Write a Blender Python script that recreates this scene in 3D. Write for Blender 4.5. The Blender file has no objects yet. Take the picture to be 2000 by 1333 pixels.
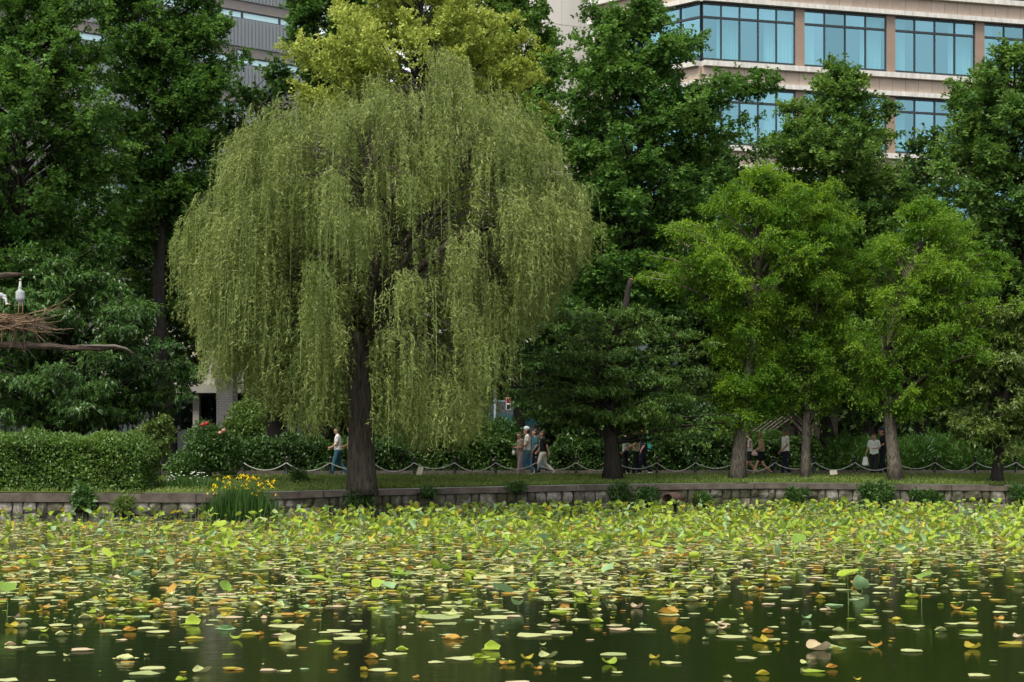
import bpy, math, random
import numpy as np
from mathutils import Vector

# ------------------------------------------------------------------ camera, sky, sun, exposure
S = bpy.context.scene
C = S.collection
FPX, HOR, EYE = 3560.0, 848.0, 2.5          # focal length in photo pixels, horizon row, eye height above the water
cam = bpy.data.cameras.new('camera')
cam_o = bpy.data.objects.new('camera', cam); C.objects.link(cam_o)
cam_o.location = (0, 0, EYE); cam_o.rotation_euler = (math.radians(90), 0, 0)
cam.sensor_width = 36; cam.lens = 36 * FPX / 2000
cam.shift_y = (HOR - 666.5) / 2000
cam.clip_start = 0.5; cam.clip_end = 3000
cam.dof.use_dof = True; cam.dof.focus_distance = 56; cam.dof.aperture_fstop = 5.6
S.camera = cam_o

SUN_EL, SUN_AZ = math.radians(60), math.radians(210)     # azimuth measured from +Y towards +X
w = bpy.data.worlds.new('World'); S.world = w; w.use_nodes = True
nt = w.node_tree; bg = nt.nodes['Background']
sky = nt.nodes.new('ShaderNodeTexSky'); sky.sky_type = 'NISHITA'; sky.sun_disc = False
sky.sun_elevation = SUN_EL; sky.sun_rotation = SUN_AZ
sky.air_density = 1.0; sky.dust_density = 3.0; sky.ozone_density = 1.0
hsv = nt.nodes.new('ShaderNodeHueSaturation'); hsv.inputs['Saturation'].default_value = .18      # thin even cloud: a paler sky all round
nt.links.new(sky.outputs[0], hsv.inputs['Color']); nt.links.new(hsv.outputs[0], bg.inputs[0]); bg.inputs[1].default_value = 0.15
sl = bpy.data.lights.new('sun', 'SUN'); sl.energy = 1.5; sl.angle = math.radians(16); sl.color = (1.0, 0.91, 0.70)
so = bpy.data.objects.new('sun', sl); C.objects.link(so)
sd = Vector((math.sin(SUN_AZ) * math.cos(SUN_EL), math.cos(SUN_AZ) * math.cos(SUN_EL), math.sin(SUN_EL)))
so.rotation_euler = sd.to_track_quat('Z', 'Y').to_euler(); so.location = (0, 0, 60)
vs = S.view_settings
S.display_settings.display_device = 'sRGB'
vs.view_transform = 'Standard'; vs.look = 'None'; vs.gamma = 1; vs.use_curve_mapping = False
vs.exposure = 1.2
S.render.engine = 'CYCLES'
S.cycles.max_bounces = 6; S.cycles.diffuse_bounces = 3; S.cycles.glossy_bounces = 3
S.cycles.transmission_bounces = 3; S.cycles.transparent_max_bounces = 6
S.cycles.caustics_reflective = False; S.cycles.caustics_refractive = False

# ------------------------------------------------------------------ helpers
R0 = np.random.default_rng(11)
random.seed(5)
BASE = {}

def at(px, py, Y):
    return np.array([(px - 1000) * Y / FPX, Y, EYE - (py - HOR) * Y / FPX])
def wx(px, Y): return (px - 1000) * Y / FPX
def wz(py, Y): return EYE - (py - HOR) * Y / FPX

def tag(o, label=None, cat=None, group=None, kind=None):
    if label: o['label'] = label
    if cat: o['category'] = cat
    if group: o['group'] = group
    if kind: o['kind'] = kind
    return o

def thing(name, label, cat, loc, group=None):
    o = bpy.data.objects.new(name, None); C.objects.link(o)
    o.empty_display_size = 0.3
    o.location = tuple(float(v) for v in loc)
    BASE[o.name] = np.array(loc, float)
    return tag(o, label, cat, group)

def link_mesh(name, me, parent=None):
    o = bpy.data.objects.new(name, me); C.objects.link(o)
    if parent is not None: o.parent = parent
    return o

def part(name, verts, faces, mat, parent=None, smooth=False, loc=None):
    """a mesh from world-space vertices; a child is stored relative to its thing's base"""
    v = np.asarray(verts, float).reshape(-1, 3)
    b = np.zeros(3)
    if parent is not None: b = BASE.get(parent.name, b)
    elif loc is not None: b = np.asarray(loc, float)
    me = bpy.data.meshes.new(name)
    me.from_pydata((v - b).tolist(), [], [list(map(int, f)) for f in faces])
    if smooth: me.polygons.foreach_set('use_smooth', [True] * len(me.polygons))
    mats = mat if isinstance(mat, (list, tuple)) else [mat]
    for m in mats: me.materials.append(m)
    o = link_mesh(name, me, parent)
    if parent is None and loc is not None: o.location = tuple(b)
    BASE[o.name] = b
    return o

def quick_mesh(name, verts, faces_flat, n, mat, shade=None, smooth=False, midx=None):
    """fast mesh: verts (V,3), faces_flat (F*n) indices of n-gons"""
    me = bpy.data.meshes.new(name)
    V = len(verts); F = len(faces_flat) // n
    me.vertices.add(V); me.vertices.foreach_set('co', np.ascontiguousarray(verts, dtype=np.float32).ravel())
    me.loops.add(F * n); me.loops.foreach_set('vertex_index', np.ascontiguousarray(faces_flat, dtype=np.int32).ravel())
    me.polygons.add(F); me.polygons.foreach_set('loop_start', np.arange(0, F * n, n, dtype=np.int32))
    try: me.polygons.foreach_set('loop_total', np.full(F, n, dtype=np.int32))
    except Exception: pass
    if smooth: me.polygons.foreach_set('use_smooth', np.ones(F, dtype=bool))
    for m in (mat if isinstance(mat, (list, tuple)) else [mat]): me.materials.append(m)
    if midx is not None: me.polygons.foreach_set('material_index', np.asarray(midx, dtype=np.int32))
    me.update(calc_edges=True)
    if shade is not None:
        a = me.attributes.new('shade', 'FLOAT', 'FACE')
        a.data.foreach_set('value', np.asarray(shade, dtype=np.float32))
    return me

class MB:
    def __init__(s): s.v = []; s.f = []
    def add(s, v, f):
        k = len(s.v); s.v += [tuple(map(float, p)) for p in v]; s.f += [[i + k for i in q] for q in f]; return s
    def box(s, x0, x1, y0, y1, z0, z1):
        return s.add([(x0,y0,z0),(x1,y0,z0),(x1,y1,z0),(x0,y1,z0),(x0,y0,z1),(x1,y0,z1),(x1,y1,z1),(x0,y1,z1)],
                     [(0,3,2,1),(4,5,6,7),(0,1,5,4),(1,2,6,5),(2,3,7,6),(3,0,4,7)])
    def tube(s, pts, rad, n=8, cap=True, ridge=0.0, seed=0):
        pts = [np.asarray(p, float) for p in pts]
        if np.isscalar(rad): rad = [rad] * len(pts)
        rg = np.random.default_rng(seed); ph = rg.uniform(0, 6.28, 4); am = rg.uniform(.4, 1, 4)
        k = len(s.v); prev = None
        for i, p in enumerate(pts):
            t = pts[min(i + 1, len(pts) - 1)] - pts[max(i - 1, 0)]
            t = t / (np.linalg.norm(t) + 1e-9)
            if prev is None:
                a = np.cross(t, [0, 1, 0]) if abs(t[1]) < .9 else np.cross(t, [1, 0, 0])
            else: a = prev - t * np.dot(prev, t)
            a = a / (np.linalg.norm(a) + 1e-9); prev = a
            b = np.cross(t, a)
            for j in range(n):
                th = 2 * math.pi * j / n
                r = rad[i]
                if ridge:
                    r *= 1 + ridge * sum(am[q] * math.sin((3 + 2 * q) * th + ph[q] + .35 * i * (q - 1.5)) for q in range(4)) / 2
                s.v.append(tuple(p + r * (math.cos(th) * a + math.sin(th) * b)))
        for i in range(len(pts) - 1):
            for j in range(n):
                s.f.append([k + i*n + j, k + i*n + (j+1) % n, k + (i+1)*n + (j+1) % n, k + (i+1)*n + j])
        if cap:
            s.f.append([k + j for j in range(n)][::-1]); s.f.append([k + (len(pts)-1)*n + j for j in range(n)])
        return s
    def lathe(s, c, prof, n=12):
        k = len(s.v)
        for (r, z) in prof:
            for j in range(n):
                th = 2 * math.pi * j / n
                s.v.append((c[0] + r*math.cos(th), c[1] + r*math.sin(th), c[2] + z))
        for i in range(len(prof) - 1):
            for j in range(n):
                s.f.append([k+i*n+j, k+i*n+(j+1) % n, k+(i+1)*n+(j+1) % n, k+(i+1)*n+j])
        s.f.append([k+j for j in range(n)][::-1]); s.f.append([k+(len(prof)-1)*n+j for j in range(n)])
        return s
    def ball(s, c, r, n=10, m=7):
        rr = r if hasattr(r, '__len__') else (r, r, r)
        k = len(s.v)
        for i in range(m + 1):
            ph = math.pi * i / m
            for j in range(n):
                th = 2*math.pi*j/n
                s.v.append((c[0]+rr[0]*math.sin(ph)*math.cos(th), c[1]+rr[1]*math.sin(ph)*math.sin(th), c[2]+rr[2]*math.cos(ph)))
        for i in range(m):
            for j in range(n):
                s.f.append([k+i*n+j, k+(i+1)*n+j, k+(i+1)*n+(j+1) % n, k+i*n+(j+1) % n])
        return s
    def build(s, name, mat, parent=None, smooth=False, loc=None):
        return part(name, s.v, s.f, mat, parent, smooth, loc)

class Frame:
    """local frame of a facade: s along it, z up, d outwards"""
    def __init__(s, P0, P1):
        s.o = np.array([P0[0], P0[1], 0.0]); d = np.array([P1[0]-P0[0], P1[1]-P0[1], 0.0]); s.len = np.linalg.norm(d)
        s.u = d / s.len; s.n = np.array([s.u[1], -s.u[0], 0.0])
        if s.n[1] > 0: s.n = -s.n
    def p(s, a, z, d): return s.o + s.u*a + s.n*d + np.array([0, 0, z])
    def s_of(s, px):
        k = (px - 1000) / FPX       # X = k*Y
        return (k*s.o[1] - s.o[0]) / (s.u[0] - k*s.u[1])
    def box(s, mb, a0, a1, z0, z1, d0, d1):
        P = [s.p(a, z, d) for z in (z0, z1) for (a, d) in ((a0, d1), (a1, d1), (a1, d0), (a0, d0))]
        return mb.add(P, [(0,3,2,1),(4,5,6,7),(0,1,5,4),(1,2,6,5),(2,3,7,6),(3,0,4,7)])

# ------------------------------------------------------------------ materials
def mat_base(name):
    m = bpy.data.materials.new(name); m.use_nodes = True
    return m, m.node_tree, m.node_tree.nodes['Principled BSDF']

def setin(n, key, v):
    if key in n.inputs: n.inputs[key].default_value = v

def rgb(c): return (c[0], c[1], c[2], 1)

def plain(name, col, rough=.6, spec=.3, noise=.12, scale=6.0, bump=0.0, metal=0.0, stretch=(1, 1, 1), detail=6, bdist=.03):
    m, t, p = mat_base(name)
    p.inputs['Roughness'].default_value = rough; setin(p, 'Specular IOR Level', spec); p.inputs['Metallic'].default_value = metal
    tc = t.nodes.new('ShaderNodeTexCoord'); mp = t.nodes.new('ShaderNodeMapping'); mp.inputs['Scale'].default_value = stretch
    nz = t.nodes.new('ShaderNodeTexNoise'); nz.inputs['Scale'].default_value = scale; nz.inputs['Detail'].default_value = detail
    nz.inputs['Roughness'].default_value = .65
    t.links.new(tc.outputs['Object'], mp.inputs[0]); t.links.new(mp.outputs[0], nz.inputs['Vector'])
    cr = t.nodes.new('ShaderNodeValToRGB')
    cr.color_ramp.elements[0].position = .3; cr.color_ramp.elements[1].position = .7
    cr.color_ramp.elements[0].color = rgb([c*(1-noise) for c in col]); cr.color_ramp.elements[1].color = rgb([min(1, c*(1+noise)) for c in col])
    t.links.new(nz.outputs[0], cr.inputs[0]); t.links.new(cr.outputs[0], p.inputs['Base Color'])
    if bump:
        b = t.nodes.new('ShaderNodeBump'); b.inputs['Strength'].default_value = bump; b.inputs['Distance'].default_value = bdist
        t.links.new(nz.outputs[0], b.inputs['Height']); t.links.new(b.outputs[0], p.inputs['Normal'])
    return m

def leafmat(name, dark, light, transl=.35, rough=.45, spec=.35):
    m, t, p = mat_base(name)
    p.inputs['Roughness'].default_value = rough; setin(p, 'Specular IOR Level', spec)
    a = t.nodes.new('ShaderNodeAttribute'); a.attribute_name = 'shade'
    cr = t.nodes.new('ShaderNodeValToRGB'); cr.color_ramp.elements[0].color = rgb(dark); cr.color_ramp.elements[1].color = rgb(light)
    cr.color_ramp.elements[0].position = .1; cr.color_ramp.elements[1].position = .9
    t.links.new(a.outputs['Fac'], cr.inputs[0]); t.links.new(cr.outputs[0], p.inputs['Base Color'])
    tr = t.nodes.new('ShaderNodeBsdfTranslucent'); mx = t.nodes.new('ShaderNodeMixShader'); mx.inputs[0].default_value = transl
    hs = t.nodes.new('ShaderNodeHueSaturation'); hs.inputs['Hue'].default_value = .485; hs.inputs['Saturation'].default_value = 1.1; hs.inputs['Value'].default_value = 1.35
    t.links.new(cr.outputs[0], hs.inputs['Color']); t.links.new(hs.outputs[0], tr.inputs[0])
    out = t.nodes['Material Output']
    t.links.new(p.outputs[0], mx.inputs[1]); t.links.new(tr.outputs[0], mx.inputs[2]); t.links.new(mx.outputs[0], out.inputs[0])
    return m

def lotusmat(name, col, edge, rough=.45, transl=.25, spec=.4, spots=.0, back=None):
    m, t, p = mat_base(name)
    p.inputs['Roughness'].default_value = rough; setin(p, 'Specular IOR Level', spec)
    tc = t.nodes.new('ShaderNodeTexCoord'); nz = t.nodes.new('ShaderNodeTexNoise'); nz.inputs['Scale'].default_value = 3.5; nz.inputs['Detail'].default_value = 5
    oi = t.nodes.new('ShaderNodeNewGeometry')
    a = t.nodes.new('ShaderNodeAttribute'); a.attribute_name = 'rim'
    t.links.new(tc.outputs['Object'], nz.inputs['Vector'])
    ad = t.nodes.new('ShaderNodeMath'); ad.operation = 'MULTIPLY_ADD'; ad.inputs[1].default_value = .9; ad.inputs[2].default_value = -.45 + spots
    t.links.new(nz.outputs[0], ad.inputs[0])
    s2 = t.nodes.new('ShaderNodeMath'); s2.operation = 'ADD'; t.links.new(a.outputs['Fac'], s2.inputs[0]); t.links.new(ad.outputs[0], s2.inputs[1])
    cr = t.nodes.new('ShaderNodeValToRGB'); e = cr.color_ramp.elements
    e[0].position = .55; e[0].color = rgb(col); e[1].position = 1.0; e[1].color = rgb(edge)
    t.links.new(s2.outputs[0], cr.inputs[0])
    col_out = cr.outputs[0]
    rn = t.nodes.new('ShaderNodeHueSaturation'); mr = t.nodes.new('ShaderNodeMapRange')
    mr.inputs[3].default_value = .75; mr.inputs[4].default_value = 1.25
    t.links.new(oi.outputs['Random Per Island'], mr.inputs[0]); t.links.new(mr.outputs[0], rn.inputs['Value'])
    t.links.new(col_out, rn.inputs['Color']); col_out = rn.outputs[0]
    lp = t.nodes.new('ShaderNodeAttribute'); lp.attribute_name = 'lp'; sp = t.nodes.new('ShaderNodeSeparateXYZ'); t.links.new(lp.outputs['Vector'], sp.inputs[0])
    def mth(op, a, b=None):
        n_ = t.nodes.new('ShaderNodeMath'); n_.operation = op
        for i_, v_ in enumerate((a, b)):
            if v_ is None: continue
            if isinstance(v_, (int, float)): n_.inputs[i_].default_value = v_
            else: t.links.new(v_, n_.inputs[i_])
        return n_.outputs[0]
    vein = mth('POWER', mth('ABSOLUTE', mth('COSINE', mth('MULTIPLY', mth('ARCTAN2', sp.outputs[1], sp.outputs[0]), 9.0))), 10.0)
    vm = t.nodes.new('ShaderNodeMixRGB'); vm.blend_type = 'MIX'; t.links.new(mth('MULTIPLY', vein, .35), vm.inputs[0]); t.links.new(col_out, vm.inputs[1]); vm.inputs[2].default_value = rgb([min(1, c*1.5 + .05) for c in col])
    col_out = vm.outputs[0]
    t.links.new(col_out, p.inputs['Base Color'])
    tr = t.nodes.new('ShaderNodeBsdfTranslucent'); mx = t.nodes.new('ShaderNodeMixShader'); mx.inputs[0].default_value = transl
    t.links.new(col_out, tr.inputs[0])
    out = t.nodes['Material Output']
    t.links.new(p.outputs[0], mx.inputs[1]); t.links.new(tr.outputs[0], mx.inputs[2]); t.links.new(mx.outputs[0], out.inputs[0])
    return m

M = {}
M['bark_willow'] = plain('bark_willow', (.075, .064, .052), .9, .1, .7, 5, 1.0, stretch=(3.2, 3.2, .4), bdist=.16)
M['bark_dark'] = plain('bark_dark', (.03, .027, .023), .9, .1, .45, 6, .8, stretch=(2, 2, .5))
M['bark_grey'] = plain('bark_grey', (.115, .1, .08), .9, .1, .7, 9, 1.0, stretch=(2, 2, .6), bdist=.08)
M['dead_wood'] = plain('dead_wood', (.075, .057, .045), .9, .1, .75, 9, 1.0, stretch=(.5, 2, 3), bdist=.08)
M['stick'] = plain('stick', (.17, .115, .075), .85, .1, .5, 4)
M['cut_wood'] = plain('cut_wood', (.45, .2, .1), .8, .1, .2, 9)
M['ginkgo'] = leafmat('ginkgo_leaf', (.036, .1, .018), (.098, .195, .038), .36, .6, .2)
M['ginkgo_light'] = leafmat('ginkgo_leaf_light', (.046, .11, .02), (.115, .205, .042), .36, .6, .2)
M['camphor'] = leafmat('camphor_leaf', (.15, .21, .026), (.35, .41, .095), .3, .6, .2)
M['willow'] = leafmat('willow_leaf', (.09, .135, .028), (.25, .295, .095), .35, .6, .2)
M['locust'] = leafmat('locust_leaf', (.055, .138, .013), (.168, .285, .032), .42, .6, .2)
M['locust_b'] = leafmat('locust_leaf_b', (.045, .118, .012), (.135, .235, .026), .42, .6, .2)
M['cherry_mid'] = leafmat('cherry_leaf_mid', (.04, .095, .018), (.11, .185, .04), .3, .45, .25)
M['cherry'] = leafmat('cherry_leaf', (.026, .07, .015), (.068, .14, .03), .3, .35)
M['cherry_light'] = leafmat('cherry_leaf_light', (.05, .1, .018), (.145, .2, .05), .3, .4)
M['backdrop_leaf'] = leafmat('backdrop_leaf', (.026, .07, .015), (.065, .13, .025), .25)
M['hedge'] = leafmat('hedge_leaf', (.04, .095, .015), (.115, .195, .035), .25, .4)
M['hedge_dark'] = leafmat('hedge_leaf_dark', (.02, .055, .012), (.055, .12, .022), .25, .45)
M['shrub'] = leafmat('shrub_leaf', (.028, .075, .014), (.075, .15, .03), .3, .45)
M['bamboo'] = leafmat('upright_shrub_leaf', (.024, .075, .012), (.07, .16, .025), .3, .45)
M['iris_leaf'] = leafmat('iris_leaf', (.02, .06, .012), (.06, .13, .025), .3, .4)
M['grass'] = leafmat('grass_blade', (.06, .11, .016), (.16, .21, .04), .3, .6)
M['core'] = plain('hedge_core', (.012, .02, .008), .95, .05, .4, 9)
M['stone'] = plain('wall_stone', (.19, .175, .15), .9, .1, .5, 5, .6)
M['stone_dark'] = plain('wall_stone_dark', (.09, .08, .066), .9, .1, .5, 5, .6)
def weathered(name, col, moss, amount):
    m = plain(name, col, .9, .1, .5, 5, .6); t = m.node_tree; p = t.nodes['Principled BSDF']
    src = p.inputs['Base Color'].links[0].from_socket
    tc = t.nodes.new('ShaderNodeNewGeometry'); nz = t.nodes.new('ShaderNodeTexNoise'); nz.inputs['Scale'].default_value = 1.4; nz.inputs['Detail'].default_value = 6
    t.links.new(tc.outputs['Position'], nz.inputs['Vector'])
    cr = t.nodes.new('ShaderNodeValToRGB'); cr.color_ramp.elements[0].position = .5 - amount; cr.color_ramp.elements[1].position = .62 - amount*.5
    mx = t.nodes.new('ShaderNodeMixRGB'); t.links.new(nz.outputs[0], cr.inputs[0]); t.links.new(cr.outputs[0], mx.inputs[0]); mx.inputs[1].default_value = rgb(moss); t.links.new(src, mx.inputs[2])
    t.links.new(mx.outputs[0], p.inputs['Base Color'])
    return m
M['stone'] = weathered('wall_stone', (.2, .185, .16), (.055, .055, .035), .02)
M['stone_dark'] = weathered('wall_stone_dark', (.1, .09, .075), (.05, .05, .03), .0)
M['cap'] = weathered('wall_cap', (.1, .085, .07), (.05, .05, .028), .02)
M['mortar'] = plain('wall_mortar', (.06, .055, .045), .95, .1, .4, 8, .5)
M['cap'] = plain('wall_cap', (.085, .072, .06), .9, .1, .45, 3, .4)
M['lawn_soil'] = plain('lawn_ground', (.06, .085, .02), .95, .05, .35, 3)
M['path'] = plain('path_gravel', (.07, .063, .052), .95, .1, .25, 8, .3)
M['ground'] = plain('earth', (.05, .045, .035), .95, .05, .3, .8)
M['kerb'] = plain('kerb_stone', (.07, .062, .054), .9, .1, .35, 5)
M['post'] = plain('post_paint', (.012, .012, .013), .4, .4, .1, 8)
M['knob'] = plain('knob_metal', (.3, .3, .29), .4, .4, .1, 8)
M['rope'] = plain('rope', (.33, .32, .29), .8, .1, .2, 60)
M['tan'] = plain('tan_stone_cladding', (.36, .285, .225), .55, .3, .09, 2.2)
M['tan2'] = plain('tan_stone_cladding_b', (.385, .305, .245), .55, .3, .09, 2.2)
M['brown_pier'] = plain('brown_pier', (.23, .165, .125), .5, .3, .08, 2.0)
M['ledge'] = plain('white_ledge', (.5, .48, .45), .7, .2, .22, 2.2, stretch=(3, 3, .5))
M['white_panel'] = plain('white_panel', (.66, .62, .58), .55, .3, .05, .8)
M['frame'] = plain('dark_window_frame', (.02, .027, .03), .35, .4, .05, 6)
M['interior'] = plain('room_interior', (.10, .13, .14), .9, .1, .2, .6)
M['curtain'] = plain('white_curtain', (.72, .76, .74), .8, .1, .04, 2.0)
M['siding'] = plain('grey_metal_siding', (.18, .2, .215), .5, .35, .1, 3, 0, stretch=(8, 8, .3))
M['brown_band'] = plain('brown_band', (.2, .18, .165), .6, .2, .08, 2.0)
M['white_blind'] = plain('white_blind', (.8, .82, .8), .6, .2, .03, 1.0)
M['low_wall'] = plain('shaded_render', (.08, .08, .078), .8, .1, .2, .8)  # darkened base colour stands in for shade the trees do not cast
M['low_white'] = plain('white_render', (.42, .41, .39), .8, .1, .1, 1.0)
M['pole_grey'] = plain('pole_grey', (.24, .29, .32), .45, .4, .08, 4)
M['pole_green'] = plain('pole_green', (.3, .42, .38), .5, .3, .08, 4)
M['red'] = plain('red_lens', (.35, .01, .03), .3, .5, .1, 8)
M['dark'] = plain('dark_plastic', (.02, .025, .025), .4, .3, .1, 8)
M['sign'] = plain('sign_board', (.5, .45, .34), .7, .2, .15, 9)
M['rust'] = plain('rust_pipe', (.085, .055, .042), .85, .15, .4, 9, .4)
M['yellow'] = plain('iris_petal', (.75, .55, .015), .5, .2, .15, 20)
M['white_petal'] = plain('white_petal', (.75, .75, .7), .6, .2, .05, 20)
M['rose'] = plain('rose_petal', (.35, .03, .03), .6, .2, .2, 20)
M['rose_pink'] = plain('rose_petal_pink', (.5, .22, .18), .6, .2, .2, 20)
M['slat'] = plain('pale_slat', (.11, .095, .08), .7, .2, .2, 8)
M['stem'] = plain('lotus_stem', (.12, .17, .05), .6, .3, .2, 20)

def brick_mat():
    m, t, p = mat_base('white_brick'); p.inputs['Roughness'].default_value = .8
    tc = t.nodes.new('ShaderNodeTexCoord'); mp = t.nodes.new('ShaderNodeMapping'); mp.inputs['Rotation'].default_value = (math.radians(90), 0, 0)
    b = t.nodes.new('ShaderNodeTexBrick'); b.inputs['Scale'].default_value = 1.0
    b.inputs['Color1'].default_value = (.55, .51, .48, 1); b.inputs['Color2'].default_value = (.5, .46, .43, 1); b.inputs['Mortar'].default_value = (.32, .3, .28, 1)
    b.inputs['Brick Width'].default_value = .23; b.inputs['Row Height'].default_value = .1; b.inputs['Mortar Size'].default_value = .012
    t.links.new(tc.outputs['Object'], mp.inputs[0]); t.links.new(mp.outputs[0], b.inputs['Vector']); t.links.new(b.outputs[0], p.inputs['Base Color'])
    return m
M['brick'] = brick_mat()

def glass_mat(name, tint, refl, gl=(.9, 1, 1)):
    m, t, p = mat_base(name); t.nodes.remove(p)
    tr = t.nodes.new('ShaderNodeBsdfTransparent'); tr.inputs[0].default_value = rgb(tint)
    g = t.nodes.new('ShaderNodeBsdfGlossy'); g.inputs['Roughness'].default_value = .02; g.inputs['Color'].default_value = rgb(gl)
    mx = t.nodes.new('ShaderNodeMixShader'); mx.inputs[0].default_value = refl
    tc = t.nodes.new('ShaderNodeTexCoord'); nz = t.nodes.new('ShaderNodeTexNoise'); nz.inputs['Scale'].default_value = .35
    b = t.nodes.new('ShaderNodeBump'); b.inputs['Strength'].default_value = .05; b.inputs['Distance'].default_value = .1
    t.links.new(tc.outputs['Object'], nz.inputs['Vector']); t.links.new(nz.outputs[0], b.inputs['Height']); t.links.new(b.outputs[0], g.inputs['Normal'])
    oi = t.nodes.new('ShaderNodeObjectInfo'); mr = t.nodes.new('ShaderNodeMapRange'); mr.inputs[3].default_value = refl*.8; mr.inputs[4].default_value = min(.9, refl*1.25)   # panes differ a little
    t.links.new(oi.outputs['Random'], mr.inputs[0]); t.links.new(mr.outputs[0], mx.inputs[0])
    t.links.new(tr.outputs[0], mx.inputs[1]); t.links.new(g.outputs[0], mx.inputs[2]); t.links.new(mx.outputs[0], t.nodes['Material Output'].inputs[0])
    return m
M['glass'] = glass_mat('sky_tinted_glass', (.45, .7, .74), .42, (.32, .62, .72))  # gloss colour carries the blue of the reflected sky besides the glass tint
M['strip_glass'] = glass_mat('strip_window_glass', (.8, .95, .95), .25, (.7, .95, 1))
M['dark_glass'] = glass_mat('shop_glass', (.25, .3, .3), .1)

def hoarding_mat():
    m, t, p = mat_base('mural_hoarding'); p.inputs['Roughness'].default_value = .6
    tc = t.nodes.new('ShaderNodeTexCoord'); mp = t.nodes.new('ShaderNodeMapping'); mp.inputs['Scale'].default_value = (.35, .35, .8)
    nz = t.nodes.new('ShaderNodeTexNoise'); nz.inputs['Scale'].default_value = .9; nz.inputs['Detail'].default_value = 2
    cr = t.nodes.new('ShaderNodeValToRGB'); e = cr.color_ramp.elements
    e[0].position = .4; e[0].color = (.06, .3, .34, 1); e[1].position = .6; e[1].color = (.42, .33, .26, 1)
    n = e.new(.5); n.color = (.25, .27, .27, 1)
    t.links.new(tc.outputs['Object'], mp.inputs[0]); t.links.new(mp.outputs[0], nz.inputs['Vector']); t.links.new(nz.outputs[0], cr.inputs[0]); t.links.new(cr.outputs[0], p.inputs['Base Color'])
    return m
M['hoarding'] = hoarding_mat()

def water_mat():
    m, t, p = mat_base('pond_water')
    p.inputs['Base Color'].default_value = (.008, .013, .004, 1); p.inputs['Roughness'].default_value = .03
    setin(p, 'IOR', 1.33); setin(p, 'Specular IOR Level', .5)
    tc = t.nodes.new('ShaderNodeTexCoord')
    hs = []
    for sc, st in (((.9, 3.2, 1), 1.0), ((3.5, 14.0, 1), 1.0)):
        mp = t.nodes.new('ShaderNodeMapping'); mp.inputs['Scale'].default_value = sc
        nz = t.nodes.new('ShaderNodeTexNoise'); nz.inputs['Scale'].default_value = 1.6; nz.inputs['Detail'].default_value = 3
        t.links.new(tc.outputs['Object'], mp.inputs[0]); t.links.new(mp.outputs[0], nz.inputs['Vector']); hs.append(nz)
    ad = t.nodes.new('ShaderNodeMath'); ad.operation = 'MULTIPLY_ADD'; ad.inputs[1].default_value = .35
    t.links.new(hs[1].outputs[0], ad.inputs[0]); t.links.new(hs[0].outputs[0], ad.inputs[2])
    b = t.nodes.new('ShaderNodeBump'); b.inputs['Strength'].default_value = .45; b.inputs['Distance'].default_value = .009
    t.links.new(ad.outputs[0], b.inputs['Height']); t.links.new(b.outputs[0], p.inputs['Normal'])
    return m
M['water'] = water_mat()

LOT = {
 'pale':   lotusmat('lotus_pad_pale', (.31, .34, .14), (.4, .32, .11), .5, .12, .3, .04),
 'grey':   lotusmat('lotus_pad_greygreen', (.22, .27, .1), (.36, .31, .1), .5, .15, .3, .0),
 'lime':   lotusmat('lotus_leaf_lime', (.245, .34, .026), (.4, .44, .09), .55, .35, .25),
 'green':  lotusmat('lotus_leaf_green', (.14, .24, .03), (.27, .33, .06), .55, .35, .25),
 'blue':   lotusmat('lotus_leaf_bluegreen', (.19, .31, .14), (.3, .38, .12), .55, .25, .25),
 'yellow': lotusmat('lotus_leaf_yellow', (.34, .31, .03), (.42, .24, .03), .55, .35, .25, spots=.1),
 'orange': lotusmat('lotus_leaf_orange', (.38, .24, .04), (.34, .1, .02), .6, .35, .25, spots=.1),
 'pink':   lotusmat('lotus_leaf_dry', (.4, .33, .2), (.38, .18, .09), .6, .2, .25),
}

# ------------------------------------------------------------------ setting: water, bank, path, ground
shore = [(-60, 51.5, .83), (wx(0, 51.5), 51.5, .835), (wx(410, 52), 52, .79), (wx(560, 53.5), 53.5, .80), (wx(1150, 57), 57, .90),
         (wx(1500, 58.5), 58.5, .92), (wx(2000, 58), 58, .85), (60, 56.5, .85)]
sx = np.array([p[0] for p in shore]); sy = np.array([p[1] for p in shore]); sz = np.array([p[2] for p in shore])
def shoreY(x): return float(np.interp(x, sx, sy))
def shoreZ(x): return float(np.interp(x, sx, sz))
PATH_Y0, PATH_Y1 = 61.0, 63.9
def fenceY(x): return 61.2 + .035 * (x + 10)
def lawnZ(x, y):
    a = shoreY(x) + .2; k = min(1, max(0, (y - a) / max(.5, fenceY(x) - .4 - a)))
    return shoreZ(x) + .02 + (1.1 - shoreZ(x) - .02) * k

water = part('pond_water', [(-400, -60, 0), (400, -60, 0), (400, 62, 0), (-400, 62, 0)], [(0, 1, 2, 3)], M['water'])
tag(water, 'dark green pond water reflecting the trees', kind='structure')
bed = part('pond_bed', [(-400, -60, -.9), (400, -60, -.9), (400, 62, -.9), (-400, 62, -.9)], [(0, 1, 2, 3)], M['ground']); tag(bed, 'muddy pond bed under the dark water', kind='structure')
gv, gf = [], []
xs = np.linspace(-60, 60, 121)
for i, x in enumerate(xs):
    a = shoreY(x) + .12
    for k in range(7):
        y = a + (fenceY(x) - .3 - a) * k / 6
        gv.append((x, y, lawnZ(x, y)))
for i in range(len(xs) - 1):
    for k in range(6):
        q = i*7 + k; gf.append((q, q+7, q+8, q+1))
tag(part('lawn', gv, gf, M['lawn_soil']), 'narrow lawn strip between the stone wall and the path', kind='structure')
pv = []; pf = []
for i, x in enumerate(xs):
    pv += [(x, fenceY(x) - .32, 1.05), (x, fenceY(x) + 2.9, 1.05)]
for i in range(len(xs) - 1): pf.append((2*i, 2*i+2, 2*i+3, 2*i+1))
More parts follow.
